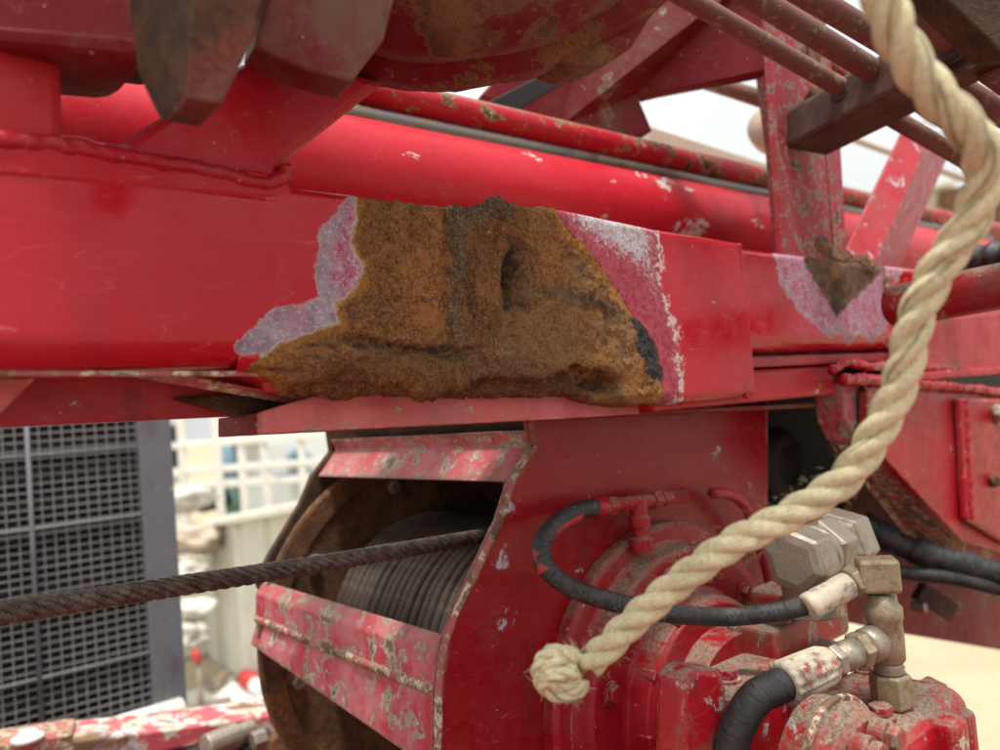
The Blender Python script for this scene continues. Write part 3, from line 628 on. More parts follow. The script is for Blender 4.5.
# rails under the chord
B().add(*box((F(640, 380, -0.02)[0], 0.008, ZB + VB - 0.016), (1.0, 0.10, ZB + VB - 0.004))).mk('packing_strip', 'redmid', boom, bev=0.002)
B().add(*box((F(660, 380)[0], 0.013, ZB + VB - 0.055), (F(846, 390)[0] , 0.30, ZB + VB - 0.018))).mk('lower_rail', 'red', boom, bev=0.004)
B().add(*plate([(262,412),(300,400),(380,378),(560,366),(640,362),(640,414),(560,419),(262,434)], -0.030, 0.010)).mk('lower_flat_bar', 'pink', boom, bev=0.0015)
B().add(*plate([(262,412),(262,434),(560,419),(842,406),(842,402),(560,414),(266,428)], -0.0405, 0.09)).mk('lower_ledge', 'reddark', boom, bev=0.001)
# plates below the chord at the left
B().add(*plate([(-60,370),(276,371),(285,376),(-60,376)], -0.012, 0.006)).mk('flange_strip', 'edge', boom, bev=0.001)
B().add(*plate([(-60,378),(36,378),(0,414),(-60,470)], -0.045, 0.006)).mk('gusset', 'pink', boom, bev=0.001)
B().add(*plate([(-60,372),(330,372),(345,398),(262,412),(240,416),(-60,430)], -0.085, 0.012)).mk('web_plate', 'redmid', boom, bev=0.0015)
B().add(*prism([F(138,376,-0.03),F(190,376,-0.03),F(338,404,-0.06),F(325,408,-0.06)], (0, 0.004, -0.001))).mk('flange_strip', 'edge', boom, bev=0.0008)
B().add(*plate([(176,398),(262,392),(300,400),(262,420),(244,416)], -0.072, 0.03)).mk('rusty_web_end', 'drust', boom, bev=0.002)

# braces on the chord's left half, with their weld beads
B().add(*plate([(-70,24),(62,48),(64,150),(-70,140)], -0.004, 0.07)).mk('brace', 'red', boom, bev=0.006)
B().add(*plate([(122,141),(264,50),(388,80),(284,163),(279,190),(200,182),(122,172)], -0.004, 0.075)).mk('brace', 'red', boom, bev=0.007)
B().add(*plate([(-90,122),(0,131),(64,139),(128,153),(284,173),(300,202),(-90,168)], 0.0006, 0.02)).mk('joint_plate', 'red', boom, bev=0.003)
def bead(pxs, w_, r, name='weld_bead', mat='weld', par=None, k=70, amp=0.16):
    P = resample(spline([F(x, y, w_) for x, y in pxs], 8), 0.0022)
    P = [p + np.array([0, 0.4, 1]) * r * 0.35 * noise.noise(Vector(p) * 45) for p in P]
    def wob(i, j): return amp * noise.noise(Vector((i * 0.22, j * 0.5, k))) + 0.04 * math.sin(i * 1.1)
    return B().add(*tube(P, r, 10, wob=wob)).mk(name, mat, par or boom, smooth=True)
bead([(-60,130),(0,139),(40,145),(90,151),(128,157)], -0.003, 0.0060, k=11)
bead([(60,150),(130,158),(200,170),(262,183),(284,175),(286,166)], -0.002, 0.0055, k=37)

# rear chord, dark rail and pipes behind
B().add(*tube([M(u, 0.234, -0.25) for u in np.linspace(-0.7, 1.7, 60)], 0.074, 48)).mk('rear_chord', 'redspot', boom, smooth=True)
rz = F(500,151,-0.215)[2]
B().add(*tube([np.array([u, 0.205, rz + 0.004]) for u in np.linspace(-0.7, 1.7, 20)], 0.0120, 16)).mk('dark_rail', 'silver', boom, smooth=True)
B().add(*box((-0.7, 0.235, rz - 0.03), (1.6, 0.27, rz + 0.012))).mk('rail_back', 'drust', boom, bev=0.003)

# post and crossbar at the right
def solid_quad(px4, w_, th, name, mat, bev=0.002): return B().add(*plate(px4, w_, th)).mk(name, mat, boom, bev=bev)
solid_quad([(767,-20),(806,-10),(824,130),(834,268),(786,264),(776,120)], -0.008, 0.012, 'post_face', 'post')
B().add(*prism([F(806,-10,-0.010),F(824,130,-0.010),F(836,268,-0.010),F(848,268,-0.012),F(840,130,-0.012),F(822,-10,-0.012)], (0.02, 0.10, 0.0))).mk('post_side', 'post', boom, bev=0.002)
# angle brace: two legs meeting in a ridge
B().add(*prism([F(846,250,-0.05),F(903,130,-0.05),F(928,142,-0.03),F(872,272,-0.03)], (0.004, 0.006, 0))).mk('angle_brace', 'angle', boom, bev=0.0015)
B().add(*prism([F(872,272,-0.03),F(928,142,-0.03),F(950,152,-0.07),F(896,276,-0.07)], (0.004, 0.008, 0))).mk('angle_brace', 'angle', boom, bev=0.0015)
# rusty foot weld
def blob(c, r, name, mat, par, sc=(1, 1, 1), amp=0.35, k=40, sub=4, seed=0):
    bm = bmesh.new(); bmesh.ops.create_icosphere(bm, subdivisions=sub, radius=1.0)
    V = []
    for v in bm.verts:
        p = np.array(v.co) ; q = 1 + amp * noise.fractal(Vector(p) * 1.6 + Vector((seed, seed * 2, 0)), 0.8, 2.1, 4)
        V.append(np.asarray(c) + p * q * r * np.array(sc))
    Fs = [[x.index for x in f.verts] for f in bm.faces]; bm.free()
    return V, Fs
bb = B(); bb.add(*blob(F(838,262,-0.012), 0.024, '', '', None, (1.3, 0.40, 0.7), 0.28, seed=2)); bb.add(*blob(F(830,272,-0.004), 0.016, '', '', None, (1.3, 0.35, 0.9), 0.28, seed=5)); bb.add(*blob(F(862,268,-0.01), 0.018, '', '', None, (1.3, 0.7, 0.9), 0.4, seed=8)); bb.add(*blob(F(822,246,-0.010), 0.020, '', '', None, (1.2, 0.22, 0.7), 0.3, seed=14))
bb.mk('foot_weld', 'rust', boom, smooth=True)
bb = B().add(*blob(F(888,292,0.0), 0.02, '', '', None, (0.7, 0.6, 1.2), 0.35, seed=12)); bb.mk('weld_bead', 'post', boom, smooth=True)

cA = C(806,134,0.98); cB = C(1075,-12,0.66); cdv = nrm(cB - cA)
B().add(*barbox(cA, cB, 0.062, 0.050, UP + 0.15 * BX)).mk('crossbar', 'cross', boom, bev=0.006)
bb = B().add(*blob(C(822,108,0.96), 0.024, '', '', None, (1.0, 0.8, 1.5), 0.35, seed=21)); bb.add(*blob(C(812,60,0.96), 0.015, '', '', None, (0.7, 0.6, 2.0), 0.35, seed=25)); bb.mk('foot_weld', 'rust', boom, smooth=True)
B().add(*prism([C(925,-20,0.60),C(1010,60,0.60),C(1080,40,0.60),C(1080,-20,0.60)], (0.01, 0.03, 0.01))).mk('corner_plate', 'drust', boom, bev=0.002)

# lower right bracket with its double weld
B().add(*plate([(872,386),(1100,398),(1100,640),(1000,552),(962,541),(868,440),(868,392)], 0.012, 0.012)).mk('bracket_plate', 'bracket', boom, bev=0.002)
B().add(*prism([F(868,438,0.010),F(962,540,0.010),F(1002,551,0.010),F(1100,640,0.010),F(1100,652,-0.03),F(996,564,-0.03),F(950,552,-0.03),F(862,448,-0.03)], (0, 0.05, 0.001))).mk('bracket_lip', 'edge', boom, bev=0.002)
B().add(*plate([(842,383),(872,383),(872,446),(856,440),(846,420)], -0.006, 0.04)).mk('bracket_nose', 'bar', boom, bev=0.003)
B().add(*plate([(962,398),(1100,402),(1100,570),(1010,545),(968,520)], 0.026, 0.012)).mk('bracket_pad', 'bracket', boom, bev=0.004)
B().add(*box((F(846,372)[0], -0.018, F(900,378)[2] - 0.006), (1.2, 0.10, F(900,378)[2] + 0.006))).mk('bracket_flange', 'red', boom, bev=0.003)
bead([(832,372),(846,362),(866,366),(900,366),(940,368),(1000,371),(1080,374)], 0.006, 0.0058, k=5, amp=0.5)
bead([(842,380),(868,380),(900,384),(950,387),(1000,392),(1080,398)], 0.016, 0.0070, k=8, amp=0.5)
bead([(964,400),(966,450),(970,520)], 0.024, 0.006, k=15, amp=0.5)
B().add(*plate([(905,322),(1100,305),(1100,372),(905,366)], 0.010, 0.01)).mk('cover_plate', 'redmid', boom, bev=0.002)
hb = B().add(*lathe(F(996,414,0.026), TO, [(0.016,0),(0.016,0.006),(0.010,0.007),(0.010,0.016)], 20)); hb.add(*hexn(F(996,414,0.034), TO, 0.014, 0.010)[:3]); hb.mk('bolt', 'steel', boom, bev=0.001)
hb = B().add(*blob(F(994,480,0.03), 0.012, '', '', None, (1, 0.7, 0.8), 0.4, seed=31)); hb.mk('rust_lump', 'rust', boom, smooth=True)

# red plate wall and dark recess behind, underneath
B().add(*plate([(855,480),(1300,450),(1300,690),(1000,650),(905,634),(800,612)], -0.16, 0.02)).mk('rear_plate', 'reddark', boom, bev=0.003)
B().add(*box((0.56, 0.34, F(870,600,-.34)[2]), (2.2, 0.36, ZB + VB - 0.01))).mk('recess_shade_wall', 'grime_shade', boom)  # black panel, the recess's deep shade put into its colour
B().add(*box((F(530,400,-.1)[0], 0.121, ZB + VB - 0.03), (1.6, 0.34, ZB + VB - 0.01))).mk('belly_light_stop', 'grime_shade', boom)  # black plate added to stop light leaking in below the rail

# ------------------------------------------------------------------ upper structure seen against the sky
hst = root('hoist_casing', 'dark red rust-stained round casing hanging at the top above the boom', 'casing', C(460, -60, 0.52))
cc = C(432, -310, 0.45); ax = nrm(CAM - cc + UP * -0.10 + BX * 0.02)
pr = [(0.10, 0.064), (0.18, 0.062), (0.225, 0.054), (0.240, 0.042), (0.246, 0.026), (0.268, 0.022), (0.284, 0.010), (0.292, -0.01), (0.292, -0.05)]; pr = [(r * .85, h * .85) for r, h in pr]
V, Fs, U = lathe(cc, ax, pr, 256)
V = [np.asarray(p) + nrm(np.asarray(p) - cc) * 0.0030 * fbm(p, 22) for p in V]
B().add(V, Fs, U).mk('casing_shell', 'casing', hst, smooth=True)
B().add(*prism([C(540,-30,.60),C(668,-30,.60),C(662,8,.60),C(641,42,.60),C(600,70,.60),C(560,66,.60)], (0.02, 0.06, 0.01))).mk('end_plate', 'casing', hst, bev=0.014)
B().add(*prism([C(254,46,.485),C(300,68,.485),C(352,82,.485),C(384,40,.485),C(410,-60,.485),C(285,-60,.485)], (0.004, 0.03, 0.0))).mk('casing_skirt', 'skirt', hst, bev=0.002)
upl = root('upper_link_plate', 'large dark red dusty plate behind the casing against the white sky', 'steel plate', C(620, 60, 1.1))
B().add(*prism([C(480,96,1.12),C(560,128,1.12),C(628,142,1.12),C(652,131,1.12),C(638,98,1.12),C(690,84,1.05),C(775,70,1.0),C(770,-40,1.0),C(600,-40,1.1)], (0.01, 0.03, 0.0))).mk('plate', 'reddark', upl, bev=0.004)
B().add(*prism([C(476,108,1.06),C(520,110,1.06),C(600,62,1.06),C(590,50,1.06)], (0.0, 0.015, 0.0))).mk('dark_slot_bar', 'grime_shade', upl, bev=0.002)
B().add(*prism([C(652,131,1.12),C(638,98,1.12),C(632,100,1.15),C(645,134,1.15)], (0.01, 0.03, 0.0))).mk('plate_edge', 'beige', upl)
lug = root('pointed_lug', 'brown rusty tapering lug pointing down between the braces', 'lug', C(215, 60, 0.40))
B().add(*prism([C(146,-30,.41),C(195,-30,.385),C(188,98,.39),C(180,90,.395),C(158,46,.41)], (0.0, 0.04, 0.0))).mk('side_face', 'drust', lug, bev=0.003)
B().add(*prism([C(194,-30,.385),C(268,-30,.40),C(254,40,.40),C(222,104,.39),C(187,98,.39)], (0.0, 0.035, 0.0))).mk('front_face', 'lug', lug, bev=0.0012)
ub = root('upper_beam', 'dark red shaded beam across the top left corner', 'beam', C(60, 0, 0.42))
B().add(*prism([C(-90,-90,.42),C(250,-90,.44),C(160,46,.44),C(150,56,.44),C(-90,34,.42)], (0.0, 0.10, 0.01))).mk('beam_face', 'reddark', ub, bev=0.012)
B().add(*prism([C(62,52,.50),C(150,52,.50),C(172,66,.50),C(164,72,.50),C(60,60,.50)], (0.0, 0.05, 0.01))).mk('underside_lip', 'drust', ub, bev=0.002)

pp = root('long_red_pipe', 'long red pipe with a rusty cream worn top running behind the boom', 'pipe', F(620, 150, -0.22))
P = [F(300, 84, -0.25) , F(500, 119, -0.25), F(700, 163, -0.25), F(900, 200, -0.25)]
a0 = F(500, 122, -0.21); d_ = BX
B().add(*tube([a0 - d_ * 0.20 + d_ * t for t in np.linspace(0, 2.2, 50)], 0.0190, 24)).mk('pipe_body', 'redpipe', pp, smooth=True)
P = [C(330, 108, 1.0), C(345, 112, 1.0)]
gb = B().add(*barbox(C(640, 138, 1.5), C(830, 197, 1.75), 0.05, 0.032)); tagged(gb.mk('grey_bar', 'beige', bev=0.003), 'greyish weathered flat bar above the long red pipe', 'bar')

# brown pipes clamped on the crossbar
pd = nrm(BX + UP * 0.0)
spec = [((652,-22,.80),(848,92,.885),0.0105,'lowest and leftmost of the brown pipes at the top right'),
        ((722,-22,.76),(884,78,.845),0.0125,'second brown pipe, running down to the crossbar beside the lowest one'),
        ((778,-22,.72),(918,62,.80),0.0120,'brown pipe passing just behind the top of the rope'),
        ((912,-30,.64),(990,18,.69),0.0110,'greyish brown pipe cut off by the top edge right of the rope'),
        ((850,-30,.66),(956,46,.73),0.0125,'brown pipe nearest the upper right corner with a black clamp')]
for i, (a, b, r, lb) in enumerate(spec):
    A = C(*a); E = C(*b); d = nrm(E - A)
    t = root('hydraulic_pipe', lb, 'pipe', (A + E) / 2, 'brown pipes clamped to the crossbar')
    B().add(*tube([A - d * 0.05 + (E - A + d * 0.05) * k for k in np.linspace(0, 1, 12)] + [E + d * 0.02], r, 20)).mk('pipe_body', 'pipe', t, smooth=True)
    q = B().add(*lathe(E - d * 0.012, d, [(r * 1.05, 0), (r * 1.5, 0.002), (r * 1.62, 0.008), (r * 1.3, 0.012), (r * 1.62, 0.016), (r * 1.62, 0.028), (r * 1.05, 0.030)], 24)); q.mk('clamp_ring', 'black', t, smooth=True)
    q = B().add(*barbox(E - cdv * r * 1.6 - UP * r * 0.9, E + cdv * r * 1.9 - UP * r * 0.9, 0.024, 0.006)); q.add(*lathe(E + cdv * r * 1.9 - UP * r * 0.9, UP, [(0.005, 0), (0.005, 0.012), (0.003, 0.013), (0.003, 0.02)], 10)); q.mk('clamp_foot', 'cross', t, bev=0.001)
    A2 = E + d * 0.055; 
    B().add(*tube([A2 + d * k for k in np.linspace(0, 0.30, 6)], r, 18)).mk('pipe_end', 'pipe', t, smooth=True)
dp = root('brown_cross_pipe', 'brown pipe crossing behind the post in front of the sky', 'pipe', C(735, 90, 1.3))
B().add(*tube([C(690, 76, 1.35), C(740, 92, 1.32), C(800, 112, 1.3)], 0.014, 18)).mk('pipe_body', 'pipe', dp, smooth=True)
B().add(*tube([C(686, 74, 1.35), C(700, 79, 1.345)], 0.018, 18)).mk('pipe_nut', 'redpipe', dp, smooth=True)
B().add(*lathe(C(772, 130, 1.42), BX - TO * 0.4, [(0.036, -0.03), (0.04, -0.02), (0.04, 0.02), (0.036, 0.03)], 24)).mk('end_cap', 'beige', dp, smooth=True)
ur = root('upper_red_bar', 'bright red bar glimpsed between the brown pipes at the top', 'bar', C(800, 20, 1.15))
B().add(*barbox(C(690, -40, 1.15), C(905, 110, 1.3), 0.03, 0.045)).mk('bar_body', 'post', ur, bev=0.003)
bp = root('bright_red_pipe', 'short shiny dark red pipe at the right edge beside the rope', 'pipe', C(960, 290, .82))
B().add(*tube(spline([C(896,306,.92),C(930,300,.88),C(980,290,.84),C(1100,268,.76)], 8), 0.0245, 28)).mk('pipe_body', 'gear', bp, smooth=True)
ch_ = root('corrugated_hose', 'black ribbed hose end at the right edge above the red pipe', 'hose', C(980, 255, 1.1))
P = resample([C(955,262,1.15),C(1100,245,1.0)], 0.004); B().add(*tube(P, [0.021 + 0.0025 * math.sin(i * 1.1) for i in range(len(P))], 20)).mk('ribbed_tube', 'black', ch_, smooth=True)
B().add(*lathe(C(950,262,1.16), BX, [(0.017,-0.02),(0.02,-0.015),(0.02,0.01),(0.024,0.012),(0.024,0.02)], 20)).mk('hose_cuff', 'steel', ch_, smooth=True)
ob = root('orange_pipe', 'orange brown pipe under the crossbar at the right edge', 'pipe', C(985, 110, .9))
B().add(*tube([C(935,90,1.0),C(1090,140,.85)], 0.018, 20)).mk('pipe_body', 'rust', ob, smooth=True)
tr = root('thin_rail', 'thin brownish rail beyond the angle brace against the sky', 'rail', C(900, 160, 2.0))
B().add(*tube([C(850,138,2.0),C(980,185,2.2)], 0.009, 10)).mk('rail_tube', 'beige', tr, smooth=True)
lr = root('long_rear_beam', 'long weathered grey beam behind the angle brace', 'beam', C(900, 240, 1.9))
B().add(*barbox(C(640,150,1.6), C(1150,300,2.4), 0.04, 0.045)).mk('beam_body', 'beige', lr, bev=0.004)
B().add(*barbox(C(800,225,1.5), C(1080,290,1.9), 0.04, 0.06)).mk('beam_tray', 'drust', lr, bev=0.004)

# ------------------------------------------------------------------ winch
DU, DV = 0.235, -0.330
wn = root('winch', 'red cable winch with open front, brown drum flange and rows of wound wire', 'winch', M(DU, -0.62, -0.30))
SP = [(526,392),(768,378),(768,900),(420,900),(437,752),(439,690),(446,640),(462,600),(500,520),(512,482),(534,446)]
B().add(*plate(SP, -0.100, 0.012)).mk('side_plate', 'plate', wn, bev=0.002)
sp2 = [F(x, y, -0.1) for x, y in SP]
spf = sp2[:2] + [F(768,640,-.1), F(560,900,-.1), F(470,690,-.1)] + sp2[6:]
B().add(*prism([p + np.array([0, 0.445, 0]) for p in spf], (0, 0.012, 0))).mk('side_plate', 'drust', wn, bev=0.002)
def across(pxs, name, mat, bev=0.002):
    return B().add(*prism([F(x, y, -0.112) for x, y in pxs], (0, 0.433, 0))).mk(name, mat, wn, bev=bev)
across([(524,430),(531,444),(511,482),(560,484),(560,478),(524,476),(543,443),(540,430)], 'top_bar', 'bar')
across([(448,636),(438,655),(438,692),(450,695),(456,690),(450,655),(462,640)], 'lower_bar', 'bar')
nq = [F(x, y, -0.112) for x, y in [(441,694),(436,774),(448,778),(455,696)]]
fq = [p + np.array([0, 0.433, 0]) for p in nq]; zl = F(248, 645, -0.545)[2]; fq[1][2] = zl; fq[2][2] = zl
V, Fs = prism(nq, (0, 1, 0)); V = V[:4] + fq
B().add(V, Fs).mk('lower_bar', 'bar', wn, bev=0.002)
bd = resample([F(441,692,-0.112), F(441,692,-0.112) + np.array([0, 0.43, 0])], 0.004)
B().add(*tube(bd, 0.006, 10, wob=lambda i, k: 0.3 * noise.noise(Vector((i * .4, k * .5, 3))))).mk('bar_seam', 'edge', wn, smooth=True)
# bright worn edge of the plate
eg = spline([F(x, y, -0.099) for x, y in [(534,446),(512,482),(500,520),(462,600),(446,640),(439,690),(437,752),(430,820)]], 6)
B().add(*tube(eg, 0.0035, 8, wob=lambda i, k: 0.5 * noise.noise(Vector((i * .35, k * .6, 9))))).mk('plate_rim', 'edge', wn, smooth=True)
# drum
drum = B().add(*lathe(M(DU, DV, -0.53), TO, [(0.045, 0), (0.147, 0), (0.147, 0.405), (0.045, 0.405)], 64)).mk('drum', 'drust', wn, smooth=False)
drum['label'] = 'drum core under the wound wire'
for w0, R in ((-0.530, 0.252), (-0.126, 0.205)):
    q = lathe(M(DU, DV, w0), TO, [(R - 0.004, 0), (R, 0.002), (R, 0.010), (R - 0.004, 0.012), (R - 0.03, 0.013), (R - 0.033, 0.010), (0.10, 0.010)], 96)
    B().add(*q).mk('drum_flange', 'flange', wn, smooth=False, bev=0.0)
for a in (100, 145, 190, 235):
    p = M(DU + 0.205 * math.cos(math.radians(a)), DV + 0.205 * math.sin(math.radians(a)), -0.520); B().add(*hexn(p, TO, 0.010, 0.010)).mk('flange_bolt', 'steel', wn, bev=0.001)
tm = None
for i in range(24):
    ring = [M(DU + 0.153 * math.cos(t), DV + 0.153 * math.sin(t), 0) for t in np.linspace(0, 2 * math.pi, 72, endpoint=False)]
    if tm is None:
        V, Fs, U = tube(ring, 0.0072, 10, closed=True); o = mk('cable_turn', np.array(V) + np.array([0, 0.500, 0]), Fs, 'wound', drum, smooth=True, uv=U); tm = o
    else:
        o = tm.copy(); COL.objects.link(o); o.parent = drum
        o.location = (0.0012 * math.sin(i * 2.1), -0.0155 * i, 0.0012 * math.cos(i * 1.3))
        o.rotation_euler = (math.radians(0.25 * math.sin(i)), 0, math.radians(0.3))
# cover added at the winch's rear to stop the light, and the gear case on the near plate
B().add(*prism([F(530,400,-0.113), F(768,384,-0.113), F(768,900,-0.113), F(758,900,-0.113), F(758,440,-0.113), F(545,428,-0.113)], (0, 0.40, 0))).mk('rear_light_stop', 'drust', wn)
gc = root('gear_case', 'round red stepped gear case bolted to the winch side plate', 'gear case', M(0.285, -0.355, -0.09))
gcc = M(0.285, -0.355, -0.100)
V, Fs, U = lathe(gcc, TO, [(0.187, 0.0), (0.187, 0.014), (0.182, 0.019), (0.168, 0.020), (0.164, 0.023), (0.160, 0.036), (0.156, 0.040), (0.118, 0.041), (0.113, 0.044), (0.110, 0.066), (0.104, 0.072), (0.080, 0.073), (0.078, 0.100), (0.02, 0.102)], 96)
B().add(V, Fs, U).mk('case_body', 'gear', gc, smooth=False, bev=0.0015)
bolt0 = None
for k in range(12):
    a = math.radians(12 + 30 * k); p = gcc + np.array([math.cos(a) * 0.137, -0.041, math.sin(a) * 0.137])
    q = B().add(*lathe(p, TO, [(0.012, 0), (0.012, 0.002)], 20)); q.add(*hexn(p - np.array([0, 0.002, 0]), TO, 0.0095, 0.008, rot=k * 0.7)); q.mk('case_bolt', 'gear', gc, bev=0.001)
for a, r in ((200, 0.128), (170, 0.13), (140, 0.13)):
    pass
# ribs on the case
for a in (118, 150, 182, 214):
    ca, sa = math.cos(math.radians(a)), math.sin(math.radians(a))
    B().add(*barbox(gcc + np.array([ca * 0.082, -0.055, sa * 0.082]), gcc + np.array([ca * 0.112, -0.055, sa * 0.112]), 0.010, 0.03, TO)).mk('case_rib', 'gear', gc, bev=0.002)

# steel wire rope leaving the drum
e0 = C(496, 534, 0.86); e1 = C(-60, 622, 0.49)
P = resample([e0, e0 * .5 + e1 * .5 + np.array([0, 0, -0.002]), e1], 0.0035)
wr = root('wire_rope', 'taut dark brown steel wire rope running from the winch to the left edge', 'wire rope', (e0 + e1) / 2)
for t in twist(P, 0.0052, 6, 0.0031, 0.062, 8): B().add(*t).mk('strand', 'cable', wr, smooth=True)
B().add(*tube(P, 0.0040, 8)).mk('core', 'cable', wr, smooth=True)

# ------------------------------------------------------------------ small hose over the gear case
hz = root('hydraulic_hose', 'thin black hose looping in front of the gear case with red painted tee', 'hose', C(640, 560, 0.82))
path = [F(600,507,-.070),F(580,510,-.066),F(556,524,-.062),F(541,546,-.056),F(548,570,-.045),F(572,588,-.030),F(610,601,-.005),F(660,612,.022),C(720,617,.745),C(770,613,.732),C(814,604,.720)]
B().add(*tube(resample(spline(path, 10), 0.004), 0.0088, 18)).mk('hose_body', 'rubber', hz, smooth=True)
P = spline([F(*p) for p in [(578,511,-.066),(556,524,-.062),(541,546,-.056),(548,570,-.045)]], 8)
B().add(*tube([p + np.array([-0.002, -0.001, -0.002]) for p in P], 0.0080, 14)).mk('paint_overspray', 'redmid', hz, smooth=True)
P = spline([F(*p) for p in [(712,493,-.070),(728,494,-.070),(744,505,-.070),(756,535,-.075),(768,575,-.08),(775,620,-.08)]], 8)
B().add(*tube(P, 0.0065, 14)).mk('hose_body', 'redmid', hz, smooth=True)
a, b = F(594, 508, -.070), F(722, 491, -.070); d = nrm(b - a)
q = B()
q.add(*lathe(a, d, [(0.0095, 0), (0.0105, 0.002), (0.0105, 0.016), (0.0085, 0.018)], 20))
q.mk('crimp_collar', 'weld', hz, smooth=True)
for s0, s1, r in ((0.018, 0.030, 0.010), (0.088, 0.100, 0.011), (0.104, 0.118, 0.0095)):
    B().add(*hexn(a + d * s0, d, r, s1 - s0)).mk('union_nut', 'gear', hz, bev=0.0008)
B().add(*tube([a + d * 0.028, a + d * 0.145], 0.0075, 16)).mk('tee_run', 'gear', hz, smooth=True)
tc_ = a + d * 0.066
q = B().add(*lathe(tc_ + UP * 0.004, -UP, [(0.0095, 0), (0.0095, 0.018), (0.0115, 0.019), (0.0115, 0.030), (0.0085, 0.031), (0.0085, 0.040), (0.0125, 0.042), (0.0125, 0.056)], 18)); q.mk('tee_stem', 'gear', hz, smooth=False, bev=0.001)

# ------------------------------------------------------------------ hydraulic motor
mo = root('hydraulic_motor', 'chipped red hydraulic motor block with cream undercoat at the lower right', 'motor', M(0.33, -0.50, 0.08))
def lump(V, amp=0.0012, k=30): return [np.asarray(p) + np.array([1, 1, 1]) * amp * fbm(p, k) for p in V]
def mbox(lo, hi, name, mat='block', bev=0.008, seg=3, sub=None):
    return B().add(*box((lo[0], -lo[2], ZB + lo[1]), (hi[0], -hi[2], ZB + hi[1]))).mk(name, mat, mo, bev=bev, bseg=seg)
def puv(px, py, d): q = C(px, py, d); return q[0], q[2] - ZB, -q[1]
top = F(892, 706, 0.135)[2] - ZB
for q_ in ((.225,top+.036,.075),(.325,top+.036,.075),(.225,top+.036,0),(.325,top+.036,0),(.15,top,.05)): print('cap', topx(M(*q_)))
print('motor top', top, [topx(M(u, v, w)) for u, v, w in ((0.17, top, 0.03), (0.17, top, 0.17), (0.42, top, 0.17), (0.42, top, 0.03))])
mbox((0.186, -0.62, -0.03), (0.390, -0.297, 0.062), 'motor_body', bev=0.012)
mbox((0.262, -0.62, 0.050), (0.418, top, 0.168), 'valve_body', bev=0.022, seg=4)
mbox((0.292, -0.32, -0.02), (0.372, -0.268, 0.040), 'port_cap', bev=0.006)
mbox((0.352, -0.31, -0.03), (0.450, -0.246, 0.034), 'port_cap', bev=0.008)
mbox((0.398, -0.62, 0.060), (0.432, top - 0.014, 0.150), 'end_cover', bev=0.012)
mbox((0.330, -0.62, 0.150), (0.360, top - 0.006, 0.186), 'cast_rib', bev=0.009)
mbox((0.372, -0.62, 0.140), (0.392, top - 0.012, 0.180), 'cast_rib', bev=0.007)
def mlathe(c0, ax, pr, nm, mat='block', seg=48, bev=0.0015): return B().add(*lathe(c0, ax, pr, seg)).mk(nm, mat, mo, smooth=False, bev=bev)
mlathe(F(838, 778, 0.150), TO, [(0.060, -0.02), (0.060, 0.010), (0.056, 0.014), (0.056, 0.020), (0.050, 0.026), (0.030, 0.030), (0.010, 0.030)], 'round_cover')
mlathe(F(838, 778, 0.150), TO, [(0.0635, 0.000), (0.0650, 0.003), (0.0635, 0.006)], 'snap_ring', 'edge', bev=0)
for (px_, py_) in ((886,736),(868,752)):
    p = F(px_, py_, 0.188); q = B().add(*lathe(p, TO, [(0.012, -0.01), (0.012, 0.003)], 24)); q.add(*hexn(p + TO * 0.003, TO, 0.010, 0.009, rot=0.4)); q.mk('body_bolt', 'block', mo, bev=0.0015)
for (z, y, r) in ((top - 0.034, 0.112, 0.0195), (top - 0.090, 0.130, 0.0185), (top - 0.030, 0.072, 0.015)):
    p = M(0.432, z, y); q = B().add(*lathe(p, BX, [(r * 1.1, 0), (r * 1.1, 0.005), (r * 0.8, 0.006), (r * 0.8, 0.009)], 28)); q.add(*hexn(p + BX * 0.009, BX, r, 0.021, rot=0.3)); q.mk('end_bolt', 'block', mo, bev=0.0025)
for q_, rr in ((M(0.320, -0.268, 0.024), 0.013), (M(0.372, -0.246, 0.016), 0.012), (M(0.425, -0.246, 0.016), 0.012)):
    q = B().add(*lathe(q_, UP, [(rr * 1.15, 0), (rr * 1.15, 0.003), (rr, 0.004), (rr, 0.009), (rr * .8, 0.011)], 24)); q.mk('cap_bolt', 'block', mo, bev=0.001)
for (u, w_, v_t) in ((0.215, 0.035, -0.297), (0.290, 0.140, top), (0.395, 0.075, top)):
    p = M(u, v_t, w_); q = B().add(*lathe(p, UP, [(0.013, 0), (0.013, 0.003)], 20)); q.add(*hexn(p + UP * 0.003, UP, 0.0105, 0.009, rot=0.5)); q.mk('body_bolt', 'block', mo, bev=0.0012)
B().add(*prism([F(683,720,0.075),F(684,680,0.075),F(693,667,0.075),F(722,669,0.075),F(728,690,0.075),F(728,900,0.075),F(683,900,0.075)], (0, 0.03, 0))).mk('side_ear', 'block', mo, bev=0.006)

# tall fitting stack
fs = root('tee_fitting', 'dull steel tee fitting with square elbow standing on the red motor', 'fitting', C(893, 706, .72))
b0 = C(893, 706, .72)
B().add(*hexn(b0, UP, 0.0185, 0.030, rot=0.3)).mk('base_nut', 'brass', fs, bev=0.001)
B().add(*lathe(b0 + UP * 0.03, UP, [(0.012, 0), (0.0135, 0.002), (0.012, 0.004), (0.0135, 0.006), (0.012, 0.008), (0.0125, 0.012)], 24)).mk('thread', 'steel', fs, smooth=True)
B().add(*lathe(b0 + UP * 0.040, UP, [(0.0125, 0), (0.0150, 0.003), (0.0155, 0.020), (0.0150, 0.038), (0.0165, 0.040), (0.0165, 0.050), (0.0130, 0.054), (0.0125, 0.062)], 28)).mk('tee_body', 'brass', fs, smooth=True)
ht = b0 + UP * 0.104
ex_ = nrm(C(885, 582, .70) - C(812, 606, .715))
s_ = nrm(np.cross(UP, ex_)); f_ = nrm(np.cross(s_, UP))
